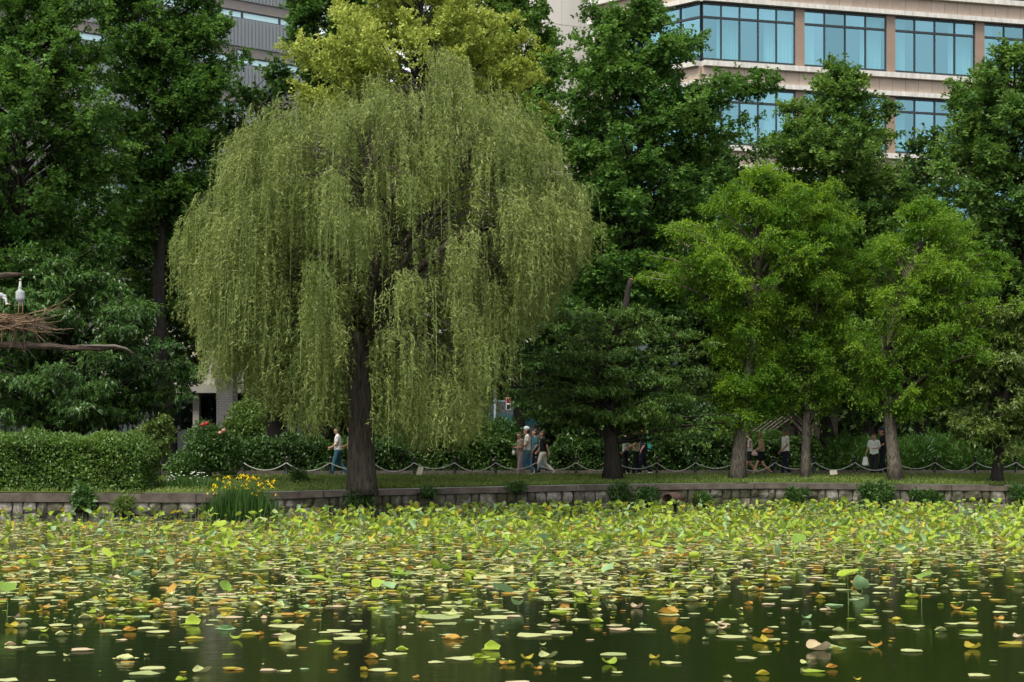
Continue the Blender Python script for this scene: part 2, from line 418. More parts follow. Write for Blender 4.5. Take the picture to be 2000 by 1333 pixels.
tag(part('path', pv, pf, M['path']), 'gravel footpath behind the rope fence', kind='structure')
gr = part('ground', [(-700, 60, .98), (700, 60, .98), (700, 1400, .98), (-700, 1400, .98)], [(0, 1, 2, 3)], M['ground'])
tag(gr, 'bare shaded ground under the trees behind the path', kind='structure')
kb = MB()
for i in range(len(xs) - 1):
    x0, x1 = xs[i], xs[i+1] - .012
    y0, y1 = fenceY(x0) + 2.9, fenceY(x1) + 2.9
    kb.add([(x0,y0,.9),(x1,y1,.9),(x1,y1+.18,.9),(x0,y0+.18,.9),(x0,y0,1.2),(x1,y1,1.2),(x1,y1+.18,1.2),(x0,y0+.18,1.2)],
           [(4,5,6,7),(0,1,5,4),(1,2,6,5),(3,0,4,7),(2,3,7,6)])
tag(kb.build('kerb', M['kerb']), 'low stone kerb along the far side of the path', kind='structure')

# ------------------------------------------------------------------ stone retaining wall, one stone at a time
wall = thing('retaining_wall', 'low grey stone retaining wall with flat cap along the pond edge', 'wall', (0, shoreY(0), 0))
def wall_strip(name, z0f, z1f, d0, d1, x0, x1, mat, step=1.0, jit=0.0):
    mb = MB(); n = max(1, int(math.ceil((x1 - x0) / step))); X = np.linspace(x0, x1, n + 1)
    for i, x in enumerate(X):
        y = shoreY(x); zz = jit * math.sin(x * 3.1) 
        mb.v += [(x, y+d0, z0f(x)), (x, y+d0, z1f(x)+zz), (x, y+d1, z1f(x)+zz), (x, y+d1, z0f(x))]
    for i in range(n):
        for j in range(4):
            mb.f.append([4*i+j, 4*(i+1)+j, 4*(i+1)+(j+1) % 4, 4*i+(j+1) % 4])
    mb.f += [[3, 2, 1, 0], [4*n, 4*n+1, 4*n+2, 4*n+3]]
    return mb.build(name, mat, wall)
CAPH = lambda x: float(np.interp(x, [-9, -5], [.25, .17]))
wall_strip('mortar_core', lambda x: -.9, lambda x: shoreZ(x) - CAPH(x) + .01, .1, .5, -30, 30, M['mortar'])
x = -24.0
while x < 24:
    L = random.uniform(2.0, 3.6)
    wall_strip('cap_slab', lambda x: shoreZ(x) - CAPH(x), lambda x: shoreZ(x) + .0, -.03 + random.uniform(-.02, .02), .26, x, min(24, x + L) - .025, M['cap'], .5, .006)
    x += L
def stone_mesh(i):
    rg = np.random.default_rng(100 + i)
    g = 4; mb = MB(); V = []
    for a in range(g):
        for b in range(g):
            u, v = -.5 + a/(g-1), -.5 + b/(g-1)
            e = (a in (0, g-1)) + (b in (0, g-1))
            V.append((u*(1-.05*(e == 2)) + rg.uniform(-.03, .03), -.5 + .16*e + rg.uniform(-.1, .1), v*(1-.05*(e == 2)) + rg.uniform(-.03, .03)))
    F = [(a*g+b, (a+1)*g+b, (a+1)*g+b+1, a*g+b+1) for a in range(g-1) for b in range(g-1)]
    rim = [0, 4, 8, 12, 13, 14, 15, 11, 7, 3, 2, 1]
    k = len(V)
    for r in rim: V.append((V[r][0], .5, V[r][2]))
    for j in range(12): F.append((rim[(j+1) % 12], rim[j], k+j, k+(j+1) % 12))
    me = bpy.data.meshes.new('stone'); me.from_pydata(V, [], F); me.materials.append(M['stone'] if i % 3 else M['stone_dark'])
    return me
stones = [stone_mesh(i) for i in range(9)]
x = -18.5
while x < 19.5:
    wd = random.choice((random.uniform(.22, .4), random.uniform(.35, .6)))
    top = shoreZ(x) - CAPH(x)
    split = top - random.uniform(.26, .5)
    for (z1, z0, off) in ((top - .015, split, 0), (split - .02, split - .42, random.uniform(-.05, .05))):
        o = link_mesh('stone', stones[random.randrange(9)], wall)
        w_ = wd - .025
        xc = x + wd/2 + off
        ang = math.atan2(shoreY(xc+.3) - shoreY(xc-.3), .6)
        o.location = (xc, shoreY(xc) + .1 - wall.location.y + random.uniform(-.02, .025), (z0+z1)/2)
        o.scale = (w_, .22, (z1-z0)); o.rotation_euler = (0, random.uniform(-.12, .12), ang + random.uniform(-.06, .06))
    x += wd

# drain pipe
pp = at(1312, 974, shoreY(wx(1312, 57.8)) - .1)
dpipe = thing('drain_pipe', 'short rusty brown drain pipe poking out of the stone wall', 'pipe', pp)
ax = np.array([-.55, -.83, -.05]); ax /= np.linalg.norm(ax)
a1 = np.cross(ax, [0, 0, 1]); a1 /= np.linalg.norm(a1); a2 = np.cross(a1, ax)
mb = MB(); n = 18
for (d, r) in ((-.45, .2), (.28, .2), (.28, .165), (-.3, .165)):
    for j in range(n):
        th = 2*math.pi*j/n; mb.v.append(tuple(pp + ax*d + r*(math.cos(th)*a1 + math.sin(th)*a2)))
for i in range(3):
    for j in range(n): mb.f.append([i*n+j, i*n+(j+1) % n, (i+1)*n+(j+1) % n, (i+1)*n+j])
mb.build('barrel', M['rust'], dpipe)
mb = MB(); mb.v = [tuple(pp + ax*-.28 + .164*(math.cos(2*math.pi*j/n)*a1 + math.sin(2*math.pi*j/n)*a2)) for j in range(n)]; mb.f = [list(range(n))]
mb.build('bore_shade_disc', M['dark'], dpipe)  # dark disc across the pipe paints the shade of its hollow

# ------------------------------------------------------------------ foliage machinery
def unit(a): return a / (np.linalg.norm(a, axis=-1, keepdims=True) + 1e-9)

def leaves(name, P, D, Nn, L, W, shade, mat, base, parent, tri=False, fold=.18, mid=.5):
    P = P - base
    D = unit(D); Sd = unit(np.cross(D, Nn)); Nn = np.cross(Sd, D)
    L = np.broadcast_to(np.asarray(L, float), (len(P),))[:, None]; W = np.broadcast_to(np.asarray(W, float), (len(P),))[:, None]
    a = P; b = P + D*L*mid + Sd*W*.5 - Nn*W*fold; c = P + D*L; d = P + D*L*mid - Sd*W*.5 - Nn*W*fold
    if tri == 'lance':
        V = np.stack([a + Sd*W*.5, c, a - Sd*W*.5], 1).reshape(-1, 3); n = 3
    elif tri:
        V = np.stack([a, c + Sd*W*.5, c - Sd*W*.5], 1).reshape(-1, 3); n = 3
    else:
        V = np.stack([a, b, c, d], 1).reshape(-1, 3); n = 4
    me = quick_mesh(name, V, np.arange(len(V)), n, mat, np.clip(shade, 0, 1))
    o = link_mesh(name, me, parent); BASE[o.name] = base
    return o

def profile(rows, Y):
    r = sorted(rows, key=lambda q: -q[0])
    z = np.array([wz(q[0], Y) for q in r]); xl = np.array([wx(q[1], Y) for q in r]); xr = np.array([wx(q[2], Y) for q in r])
    return z, xl, xr

def make_tree(name, label, base_px, Y, rows, mat, bark, seed, trunk_r=.3, nb=130, ntw=24, nlf=20, twig=.8, leaf=(.12, .1), rise=.55, arch=.12,
              tw_mix=(.6, .8, .1), ldroop=.3, up=.9, lump=.2, depth=.85, inner=.35, flat=1.0, trunk_pts=None, tri=False, group=None, zbase=None,
              twdroop=.15, limb_r=.07, tiers=0, full=1.04, shade_b=.22, tstart=.25, ntrunk=10, top_limit=None, cat='tree', fold=.18):
    rg = np.random.default_rng(seed)
    z, xl, xr = profile(rows, Y)
    bx = wx(base_px[0], Y)
    gz = zbase if zbase is not None else wz(base_px[1], Y)
    base = np.array([bx, Y, gz])
    root = thing(name, label, cat, base, group)
    zt, zb = z.max(), z.min()
    if trunk_pts is None:
        cxm = lambda zz: float(np.interp(zz, z, (xl+xr)/2))
        trunk_pts = [(bx, Y, gz - .1), (bx + .02, Y, gz + .35)]
        for k in range(1, 8):
            zz = gz + (zt - .4 - gz) * k / 7; f = min(1, k/4)
            trunk_pts.append((bx*(1-f) + cxm(max(zz, zb))*f + rg.uniform(-.12, .12), Y + rg.uniform(-.15, .15), zz))
    T = np.array(trunk_pts, float)
    rad = [trunk_r*1.25] + [trunk_r * max(.1, 1 - .95*(p[2]-gz)/(T[-1, 2]-gz)) for p in T[1:]]
    MB().tube(T, rad, ntrunk, ridge=.12, seed=seed).build('trunk', bark, root, True)
    tz = T[:, 2]; o_ = np.argsort(tz)
    def axis(zz): return np.stack([np.interp(zz, tz[o_], T[o_, 0]), np.interp(zz, tz[o_], T[o_, 1]), zz], -1)
    # bough tips spread over the crown's volume
    zz = np.linspace(zb, zt, 200); rr = (np.interp(zz, z, xr) - np.interp(zz, z, xl))/2
    cdf = np.cumsum(rr + .25); cdf /= cdf[-1]
    tzp = np.interp((np.arange(nb) + rg.random(nb))/nb, cdf, zz); rg.shuffle(tzp)
    if tiers:
        lev = np.linspace(zb + .1, zt - .15, tiers); tzp = lev[np.argmin(np.abs(tzp[:, None]-lev[None]), 1)] + rg.normal(size=nb)*.2
    az = np.arange(nb) * 2.39996 + rg.uniform(-.4, .4, nb)
    u = np.where(rg.random(nb) < inner, rg.uniform(.35, .8, nb), rg.uniform(.82, 1.0, nb))
    XL, XR = np.interp(tzp, z, xl), np.interp(tzp, z, xr)
    cx, rx = (XL+XR)/2, (XR-XL)/2
    p1, p2 = rg.uniform(0, 6.28, 2)
    u = u * (full - lump/3 + lump * np.sin(3*az + 1.3*tzp + p1) * np.sin(1.7*tzp + p2 + az))
    tip = np.stack([cx + rx*u*np.cos(az), Y + rx*depth*u*np.sin(az), tzp], 1)
    hd = np.hypot(tip[:, 0]-cx, tip[:, 1]-Y)
    s_z = np.clip(tip[:, 2] - rise*hd - .3, max(gz + 1.2, zb - 1.5), T[-1, 2] - .1)
    B0 = axis(s_z); B2 = tip; B1 = (B0+B2)/2 + np.array([0, 0, 1.0]) * (arch*np.linalg.norm(B2-B0, axis=1))[:, None]
    # wood of the boughs
    tt = np.linspace(0, 1, 5)[None, :, None]
    pts = (1-tt)**2*B0[:, None] + 2*tt*(1-tt)*B1[:, None] + tt**2*B2[:, None]
    bl = np.linalg.norm(B2-B0, axis=1)
    br = limb_r * np.clip(bl/3, .4, 1.3)[:, None] * np.array([1, .75, .5, .28, .08])[None]
    tg = unit(np.gradient(pts, axis=1)); a = unit(np.cross(tg, np.array([.3, .2, .93]))); b = np.cross(tg, a)
    ring = [pts + br[..., None]*(math.cos(q)*a + math.sin(q)*b) for q in (0, 2.094, 4.189)]
    V = np.stack(ring, 2).reshape(-1, 3)
    F = []
    idx = np.arange(nb*15).reshape(nb, 5, 3)
    for j in range(3):
        F.append(np.stack([idx[:, :-1, j], idx[:, :-1, (j+1) % 3], idx[:, 1:, (j+1) % 3], idx[:, 1:, j]], -1).reshape(-1, 4))
    me = quick_mesh('branches', V - base, np.concatenate(F).ravel(), 4, bark, smooth=True)
    link_mesh('branches', me, root)
    # twigs, then leaves
    t = tstart + (1-tstart)*rg.random((nb, ntw))**.8
    t3 = t[..., None]
    Pt = (1-t3)**2*B0[:, None] + 2*t3*(1-t3)*B1[:, None] + t3**2*B2[:, None]
    Tg = unit(2*(1-t3)*(B1-B0)[:, None] + 2*t3*(B2-B1)[:, None])
    rnd = rg.normal(size=(nb, ntw, 3)); rnd[..., 2] *= flat; rnd = unit(rnd)
    td = unit(tw_mix[0]*Tg + tw_mix[1]*rnd + np.array([0, 0, tw_mix[2]]))
    tl = twig*(1.25 - .75*t)*rg.uniform(.6, 1.4, (nb, ntw))
    s = rg.random((nb, ntw, nlf))**.75
    P = Pt[:, :, None] + td[:, :, None]*(tl[..., None]*s)[..., None] + rg.normal(size=(nb, ntw, nlf, 3))*.035
    P[..., 2] -= twdroop*tl[..., None]*s**2*1.0
    r2 = unit(rg.normal(size=P.shape))
    D = .5*td[:, :, None] + .8*r2 + np.array([0, 0, -ldroop])
    Nn = .75*unit(rg.normal(size=P.shape)) + np.array([0, 0, up])
    sh = .5 + shade_b*rg.normal(size=(nb, 1, 1)) + .12*rg.normal(size=(nb, ntw, 1)) + .16*rg.normal(size=(nb, ntw, nlf))
    n = P.size//3
    sc = rg.uniform(.7, 1.3, n)
    leaves('crown', P.reshape(-1, 3), D.reshape(-1, 3), Nn.reshape(-1, 3), leaf[0]*sc, leaf[1]*sc, sh.ravel(), mat, base, root, tri, fold)
    return root

def leaf_cloud(rg, n, c, r, shell=.55, power=None):
    d = unit(rg.normal(size=(n, 3))); k = 1 - shell*rg.random(n)**1.6
    return c + d*np.asarray(r)*k[:, None], d

def make_shrub(name, label, base, blobs, mat, n, leaf, seed, cat='shrub', up=.6, ldroop=.1, group=None, stems=True, root=None, upright=0.0, pname='foliage'):
    """blobs: list of (centre, radii)"""
    rg = np.random.default_rng(seed)
    if root is None: root = thing(name, label, cat, base, group)
    Ps, Ds = [], []
    vol = np.array([np.prod(b[1])**(2/3) for b in blobs]); vol /= vol.sum()
    sh = []
    for b, v in zip(blobs, vol):
        k = int(n*v); P, d = leaf_cloud(rg, k, np.array(b[0]), np.array(b[1])*1.0, .5)
        d2 = unit(d + .0)
        lum = 1 + .16*np.sin(5*d2[:, 0] + seed)*np.sin(6*d2[:, 2] + 2*seed)
        P = np.array(b[0]) + (P - np.array(b[0]))*lum[:, None] + rg.normal(size=P.shape)*.04
        Ps.append(P); Ds.append(d); sh.append(np.full(k, rg.normal()*.15))
    P = np.concatenate(Ps); D = np.concatenate(Ds)
    ok = P[:, 2] > base[2] + .03; P, D = P[ok], D[ok]; sh = np.concatenate(sh)[ok]
    dd = .5*D + .8*unit(rg.normal(size=P.shape)) + np.array([0, 0, -ldroop + upright])
    Nn = .7*unit(rg.normal(size=P.shape)) + np.array([0, -.15, up])
    sc = rg.uniform(.7, 1.3, len(P))
    leaves(pname, P, dd, Nn, leaf[0]*sc, leaf[1]*sc, .5 + sh + .2*rg.normal(size=len(P)), mat, BASE[root.name], root, tri='lance')
    if stems:
        mb = MB()
        for b in blobs:
            for q in range(3):
                e = np.array(b[0]) + rg.normal(size=3)*np.array(b[1])*.3
                mb.tube([np.array(base) + np.array([rg.uniform(-.15, .15), rg.uniform(-.1, .1), -.05]), (np.array(base)+e)/2 + rg.normal(size=3)*.08, e], [.02, .014, .006], 4)
        mb.build('stems', M['bark_dark'], root)
    return root

def make_hedge(name, label, x0, x1, y0, y1, z0, z1, mat, n, leaf, seed, group=None, rough=.1, cat='hedge', upright=0.0, core=True, skew=0.0):
    rg = np.random.default_rng(seed)
    base = np.array([(x0+x1)/2, (y0+y1)/2, z0])
    root = thing(name, label, cat, base, group)
    # sample the front, the top, the ends and some of the back, in a thin shell
    Lx, Ly, Lz = x1-x0, y1-y0, z1-z0
    areas = np.array([Lx*Lz, Lx*Ly, Ly*Lz, Ly*Lz, Lx*Lz*.25]); pick = rg.choice(5, n, p=areas/areas.sum())
    u, v = rg.random(n), rg.random(n); dep = rg.random(n)**1.5*.22
    P = np.zeros((n, 3)); Nv = np.zeros((n, 3))
    for k, (nx, ny, nz) in enumerate([(0, -1, 0), (0, 0, 1), (-1, 0, 0), (1, 0, 0), (0, 1, 0)]):
        m = pick == k
        X = x0 + u[m]*Lx if nx == 0 else (x0 + dep[m] if nx < 0 else x1 - dep[m])
        if ny: Yv = y0 + dep[m] if ny < 0 else y1 - dep[m]
        else: Yv = y0 + (v[m] if nx == 0 else u[m])*Ly
        if nz: Z = z1 - dep[m]
        else: Z = z0 + v[m]*Lz
        P[m] = np.stack([X + 0*u[m], Yv + 0*u[m], Z + 0*u[m]], 1); Nv[m] = (nx, ny, nz)
    wob = rough*(np.sin(P[:, 0]*2.3 + seed)*np.sin(P[:, 2]*3.1 + P[:, 0]*.7) + .6*np.sin(P[:, 0]*6.1 + P[:, 2]*5.3 + seed) + .5*rg.normal(size=n))
    P += Nv*wob[:, None]
    # rounded top corners
    P[:, 2] = z0 + np.maximum(.02, P[:, 2]-z0)
    edge = np.clip((np.abs(P[:, 1]-(y0+y1)/2)/(Ly/2) - .7)/.3, 0, 1)*np.clip((P[:, 2]-z0)/Lz - .75, 0, 1)*4
    P[:, 2] -= edge*.12
    ex = np.clip((np.abs(P[:, 0]-(x0+x1)/2) - (Lx/2-.5))/.5, 0, 1); P[:, 2] -= ex**2*.3*np.clip((P[:, 2]-z0)/Lz, 0, 1)
    P[:, 1] += skew*(P[:, 0] - (x0+x1)/2)
    D = .55*Nv + .8*unit(rg.normal(size=P.shape)) + np.array([0, 0, .1 + upright])
    Nn = .5*Nv + .7*unit(rg.normal(size=P.shape)) + np.array([0, 0, .5])
    sc = rg.uniform(.7, 1.3, n)
    sh = .5 + .13*np.sin(P[:, 0]*1.9+seed) + .2*rg.normal(size=n)
    leaves('foliage', P, D, Nn, leaf[0]*sc, leaf[1]*sc, sh, mat, base, root, tri='lance')
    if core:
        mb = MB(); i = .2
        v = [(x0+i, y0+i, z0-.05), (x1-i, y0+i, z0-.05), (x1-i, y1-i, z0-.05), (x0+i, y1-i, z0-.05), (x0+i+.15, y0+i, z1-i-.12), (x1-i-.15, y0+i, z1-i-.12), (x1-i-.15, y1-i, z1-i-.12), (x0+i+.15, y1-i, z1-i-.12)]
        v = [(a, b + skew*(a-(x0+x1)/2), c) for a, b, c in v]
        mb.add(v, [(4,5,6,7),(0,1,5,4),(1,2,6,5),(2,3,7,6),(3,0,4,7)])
        mb.build('dark_core_box', M['core'], root)  # solid dark box filling the hedge behind its leaf shell
    return root

# ------------------------------------------------------------------ buildings behind the trees
GZ = .98
def office():
    P0 = at(1370, 5, 94)[:2]; X1 = wx(1905, 98.7)
    A = Frame(P0, (X1, 98.7)); Bf = Frame((wx(1155, 99.6), 99.6), P0)
    root = thing('office_building', 'large tan stone office building with long bands of blue windows', 'building', (P0[0]+8, 104, GZ))
    # dark body behind the cladding
    far = A.p(34, 0, 0); depth = 22
    body = MB()
    c = [A.p(0, 0, -1.6) + np.array([.4, 0, 0]), A.p(34, 0, -1.6), A.p(34, 0, -1.6-depth), Bf.p(0, 0, -1.6) + np.array([0, depth, 0]), Bf.p(0, 0, -1.6)]
    n = len(c)
    body.v = [tuple(q + np.array([0, 0, GZ])) for q in c] + [tuple(q + np.array([0, 0, 33.5])) for q in c]
    body.f = [[i, (i+1) % n, n+(i+1) % n, n+i] for i in range(n)] + [list(range(n, 2*n))]
    body.build('body', M['interior'], root)
    ZT = 24.76; PIT = 4.31
    bays_px = [(1370, 1552, 5), (1570, 1730, 4), (1747, 1903, 4), (1921, 2078, 4), (2097, 2260, 4), (2280, 2450, 4)]
    rg = random.Random(3)
    def band(fr, s0, s1, zt, up=True):
        # ledge, cladding panels, ledge between two window rows; zt = top of the lower window row
        for (a, b, d) in ((.04, .28, .35), (1.0, 1.27, .42)):
            s = s0
            while s < s1 - .05:
                e = min(s1, s + 2.4)
                mb = MB(); fr.box(mb, s + .006, e - .006, zt + a, zt + b, -.2, d); mb.build('ledge_slab', M['ledge'], root); s = e
        s = s0
        while s < s1 - .05:
            e = min(s1, s + .78)
            mb = MB(); fr.box(mb, s + .008, e - .008, zt + .29, zt + .99, -.2, .16 + rg.uniform(-.006, .006))
            mb.build('panel', M['tan'] if rg.random() < .6 else M['tan2'], root); s = e
    def window(fr, s0, s1, npane, zb, zt, cur=True, detail=True):
        fm = MB(); t = .055
        zr = zt - .74
        fr.box(fm, s0, s1, zt-.09, zt, -.12, .05); fr.box(fm, s0, s1, zb-.05, zb+.14, -.12, .06); fr.box(fm, s0, s1, zr-.055, zr+.055, -.1, .045)
        P = np.linspace(s0, s1, npane+1)
        for i, q in enumerate(P):
            fr.box(fm, max(s0, q-t/2), min(s1, q+t/2), zb+.14, zr-.055, -.1, .04); fr.box(fm, max(s0, q-t/2), min(s1, q+t/2), zr+.055, zt-.09, -.1, .04)
        w_ = fm.build('window', M['frame'], root)
        for i in range(npane):
            for (a, b) in ((zb+.14, zr-.055), (zr+.055, zt-.09)):
                q = [fr.p(P[i]+t/2, a, -.03), fr.p(P[i+1]-t/2, a, -.03), fr.p(P[i+1]-t/2, b, -.03), fr.p(P[i]+t/2, b, -.03)]
                part('pane', q, [(0, 1, 2, 3)], M['glass'], w_)
        if cur:
            mid = P[1:-1]
            for (a, b) in cur:
                k = 40; V = []; F = []
                for j in range(k+1):
                    s = s0 + (s1-s0)*(a + (b-a)*j/k); d = -.45 + .07*math.sin(j*1.15)
                    V += [fr.p(s, zb-.1, d), fr.p(s, zt-.02, d)]
                    if j: F.append((2*j-2, 2*j, 2*j+1, 2*j-1))
                part('curtain', V, F, M['curtain'], w_)
    curt = [[(.0, .05), (.19, .41), (.7, 1.0)], [(.0, .16), (.73, .98)], [(.0, .17), (.72, 1.0)], [(0, .15), (.8, 1)], [(0, .1)], [(0, .1)]]
    send = A.s_of(2450)
    for k in (1, 0, -1, -2):
        zt = ZT + PIT*k; zb = zt - 3.0
        band(A, 0, send, zt); band(Bf, 0, Bf.len, zt)
        for i, (a, b, m) in enumerate(bays_px):
            if k == -2 and i > 4: continue
            s0, s1 = max(.06, A.s_of(a)), A.s_of(b)
            window(A, s0, s1, m, zb, zt, curt[i] if k > -2 else [])
            if i < 5:
                e = A.s_of(bays_px[i+1][0])
                mb = MB(); A.box(mb, s1 + .002, e - .002, zb - .05, zt + .03, -.2, .1); mb.build('pier', M['brown_pier'], root)
        window(Bf, .9, Bf.len - .06, 5, zb, zt, [(0, .2), (.5, .8)])
        mb = MB(); Bf.box(mb, 0, .89, zb - .05, zt + .03, -.2, .1); mb.build('pier', M['white_panel'], root)
        # floor slab behind the glass
        mb = MB(); A.box(mb, .3, send, zb - .3, zb - .08, -1.55, -.22); mb.build('floor_slab', M['low_wall'], root)
    band(A, 0, send, ZT - 3*PIT); band(Bf, 0, Bf.len, ZT - 3*PIT)
    # stone-clad lower storeys seen under the trees
    z = 1.0
    mb = MB(); A.box(mb, 0, send, GZ, ZT - 3*PIT + .03, -1.5, .02); mb.build('plinth_wall', M['brown_pier'], root)
    for r in range(4):
        s = A.s_of(1450)
        while s < send - 2:
            mb = MB(); A.box(mb, s + .012, s + .93, 1.3 + r*.96, 1.3 + r*.96 + .94, .0, .07 + rg.uniform(-.006, .006))
            mb.build('panel', M['tan'] if rg.random() < .6 else M['tan2'], root); s += .945
    return root
office()

def white_tower():
    F = Frame((wx(1060, 104), 104), (wx(1168, 106), 106))
    root = thing('white_building', 'plain white panelled building wall left of the tan office', 'building', (*F.o[:2], GZ))
    mb = MB(); F.box(mb, 0, F.len, GZ, 34, -10, 0); mb.build('wall', M['low_white'], root)
    for i in range(3):
        for j in range(14):
            mb = MB(); w_ = F.len/3
            F.box(mb, i*w_+.012, (i+1)*w_-.012, 8+j*1.8, 8+j*1.8+1.775, 0, .05); mb.build('panel', M['white_panel'], root)
white_tower()

def grey_block():
    Y0 = 130
    F = Frame((wx(300, 127), 127), (wx(620, 136), 136))
    root = thing('grey_building', 'grey ribbed metal building with thin strip windows at upper left', 'building', (*F.o[:2], GZ))
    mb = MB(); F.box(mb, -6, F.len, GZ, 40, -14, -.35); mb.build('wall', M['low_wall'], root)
    s401 = F.s_of(401); Yc = F.p(s401, 0, 0)[1]
    k = Yc/FPX
    zt = EYE + (HOR-8)*k; PIT = 91*k
    for f in range(-4, 2):
        t = zt + PIT*f
        # siding apron under the strip window, built of vertical ribs
        mb = MB(); F.box(mb, -6, F.len, t - 16*k - 56*k, t - 16*k, -.34, 0); sd_ = mb.build('siding', M['siding'], root)
        if f >= -1:
            s = 0
            while s < F.len:
                mb = MB(); F.box(mb, s, s+.16, t - 71.5*k, t - 16.5*k, 0, .06); mb.build('rib', M['siding'], sd_); s += .3
        mb = MB(); F.box(mb, -6, F.len, t, t + 19*k, -.34, -.08); mb.build('fascia', M['brown_band'], root)
        ps = [140, 230, 310, 401, 475, 548, 620] if f != -1 else [140, 230, 310, 400, 463, 490, 560, 620]
        for i in range(len(ps)-1):
            a, b = F.s_of(ps[i]), F.s_of(ps[i+1])
            fm = MB(); tall = (f == -1 and i == 4)
            top = t + 14*k if tall else t - .03
            bot = t - 16*k
            dd = -.02 if tall else -.1
            F.box(fm, a, b, top-.07, top, -.2, dd); F.box(fm, a, b, bot, bot+.07, -.2, dd); F.box(fm, a, a+.07, bot+.07, top-.07, -.2, dd); F.box(fm, b-.07, b, bot+.07, top-.07, -.2, dd)
            w_ = fm.build('window', M['frame'], root)
            q = [F.p(a+.07, bot+.07, dd-.05), F.p(b-.07, bot+.07, dd-.05), F.p(b-.07, top-.07, dd-.05), F.p(a+.07, top-.07, dd-.05)]
            part('pane', q, [(0, 1, 2, 3)], M['strip_glass'], w_)
            q = [F.p(a+.07, bot+.07, dd-.13), F.p(b-.07, bot+.07, dd-.13), F.p(b-.07, top-.07, dd-.13), F.p(a+.07, top-.07, dd-.13)]
            part('blind', q, [(0, 1, 2, 3)], M['white_blind'], w_)
grey_block()

def low_building():
    Y = 82
    x0, x1 = wx(-200, Y), wx(600, Y)
    root = thing('low_building', 'shaded low white building with dark glazed ground floor behind the left trees', 'building', ((x0+x1)/2, Y, GZ))
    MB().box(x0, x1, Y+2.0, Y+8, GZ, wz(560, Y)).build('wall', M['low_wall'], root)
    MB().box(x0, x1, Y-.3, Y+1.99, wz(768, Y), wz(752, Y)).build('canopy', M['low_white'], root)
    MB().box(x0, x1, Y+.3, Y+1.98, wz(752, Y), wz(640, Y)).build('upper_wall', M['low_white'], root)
    for px in (60, 112, 180, 310, 375):
        MB().box(wx(px, Y), wx(px+ (12 if px != 112 else 20), Y), Y+.2, Y+.55, GZ, wz(768, Y)-.01).build('column', M['low_white'], root)
    for px in range(-200, 590, 48):
        fm = MB(); a, b = wx(px, Y)+.03, wx(px+46, Y); z0, z1 = GZ+.1, wz(770, Y)
        fm.box(a, b, Y+1.6, Y+1.7, z0, z0+.1).box(a, b, Y+1.6, Y+1.7, z1-.1, z1).box(a, a+.06, Y+1.6, Y+1.7, z0+.1, z1-.1).box(b-.06, b, Y+1.6, Y+1.7, z0+.1, z1-.1)
        w_ = fm.build('window', M['frame'], root)
        part('pane', [(a+.06, Y+1.65, z0+.1), (b-.06, Y+1.65, z0+.1), (b-.06, Y+1.65, z1-.1), (a+.06, Y+1.65, z1-.1)], [(0, 1, 2, 3)], M['dark_glass'], w_)
    MB().box(wx(424, 79), wx(456, 79), 78.8, 80.2, GZ, wz(720, 79)).build('brick_pillar', M['brick'], root)
low_building()

Yh = 80.0
hd = thing('hoarding', 'painted site hoarding with blurred teal and tan mural behind the willow', 'hoarding', (wx(1000, Yh), Yh, GZ))
for i, (a, b) in enumerate(((880, 948), (948, 1015), (1015, 1082), (1082, 1150))):
    MB().box(wx(a, Yh)+.01, wx(b, Yh)-.01, Yh, Yh+.05, GZ+.03, wz(786, Yh)).build('panel', M['hoarding'], hd)
MB().box(wx(880, Yh), wx(1150, Yh), Yh-.03, Yh+.08, wz(786, Yh)+.003, wz(783, Yh)).build('top_rail', M['pole_grey'], hd)

Yt = 76.0
tl = thing('traffic_light', 'pedestrian traffic light showing red on a pale grey pole', 'traffic light', (wx(967, Yt), Yt, GZ))
MB().tube([(wx(967, Yt), Yt, GZ), (wx(967, Yt), Yt, wz(762, Yt))], [.07, .06], 10).build('pole', M['pole_grey'], tl, True)
MB().box(wx(970, Yt), wx(988, Yt), Yt-.03, Yt+.03, wz(785, Yt), wz(782, Yt)).build('bracket', M['pole_grey'], tl)
hx0, hx1 = wx(988.5, Yt), wx(997, Yt)
hb = MB().box(hx0, hx1, Yt-.14, Yt+.1, wz(801, Yt), wz(777, Yt)).build('housing', M['white_petal'], tl)
MB().box(hx0+.02, hx1-.02, Yt-.15, Yt-.141, wz(789, Yt)+.03, wz(778, Yt)).build('red_lens', M['red'], hb)
MB().box(hx0+.02, hx1-.02, Yt-.15, Yt-.141, wz(800, Yt), wz(790, Yt)-.02).build('dark_lens', M['dark'], hb)
up_ = thing('utility_pole', 'thin pale green pole behind the left hedge', 'pole', (wx(244, 70), 70, GZ))
MB().tube([(wx(244, 70), 70, GZ), (wx(244, 70), 70, wz(775, 70))], [.075, .07], 10).build('shaft', M['pole_green'], up_, True)
MB().lathe((wx(244, 70), 70, wz(775, 70)), [(.09, 0), (.09, .05), (.02, .1)], 10).build('cap', M['pole_grey'], up_)

# slatted shelter roof seen between the right-hand trunks
Ys = 69.5
sh = thing('slatted_shelter', 'sloping slatted shelter roof glimpsed behind the grey trunks', 'shelter', (wx(1490, Ys), Ys, GZ))
for i in range(5):
    a = at(1468 + i*11, 845 - i*1 , Ys + .3*i); b = at(1508 + i*11, 816 - i*1, Ys + .3*i)
    MB().tube([a, b], .045, 4).build('slat', M['slat'], sh)
for px in (1478, 1540):
    MB().tube([(wx(px, Ys), Ys+.6, GZ), (wx(px, Ys), Ys+.6, wz(838, Ys))], .05, 6).build('post', M['dark'], sh)

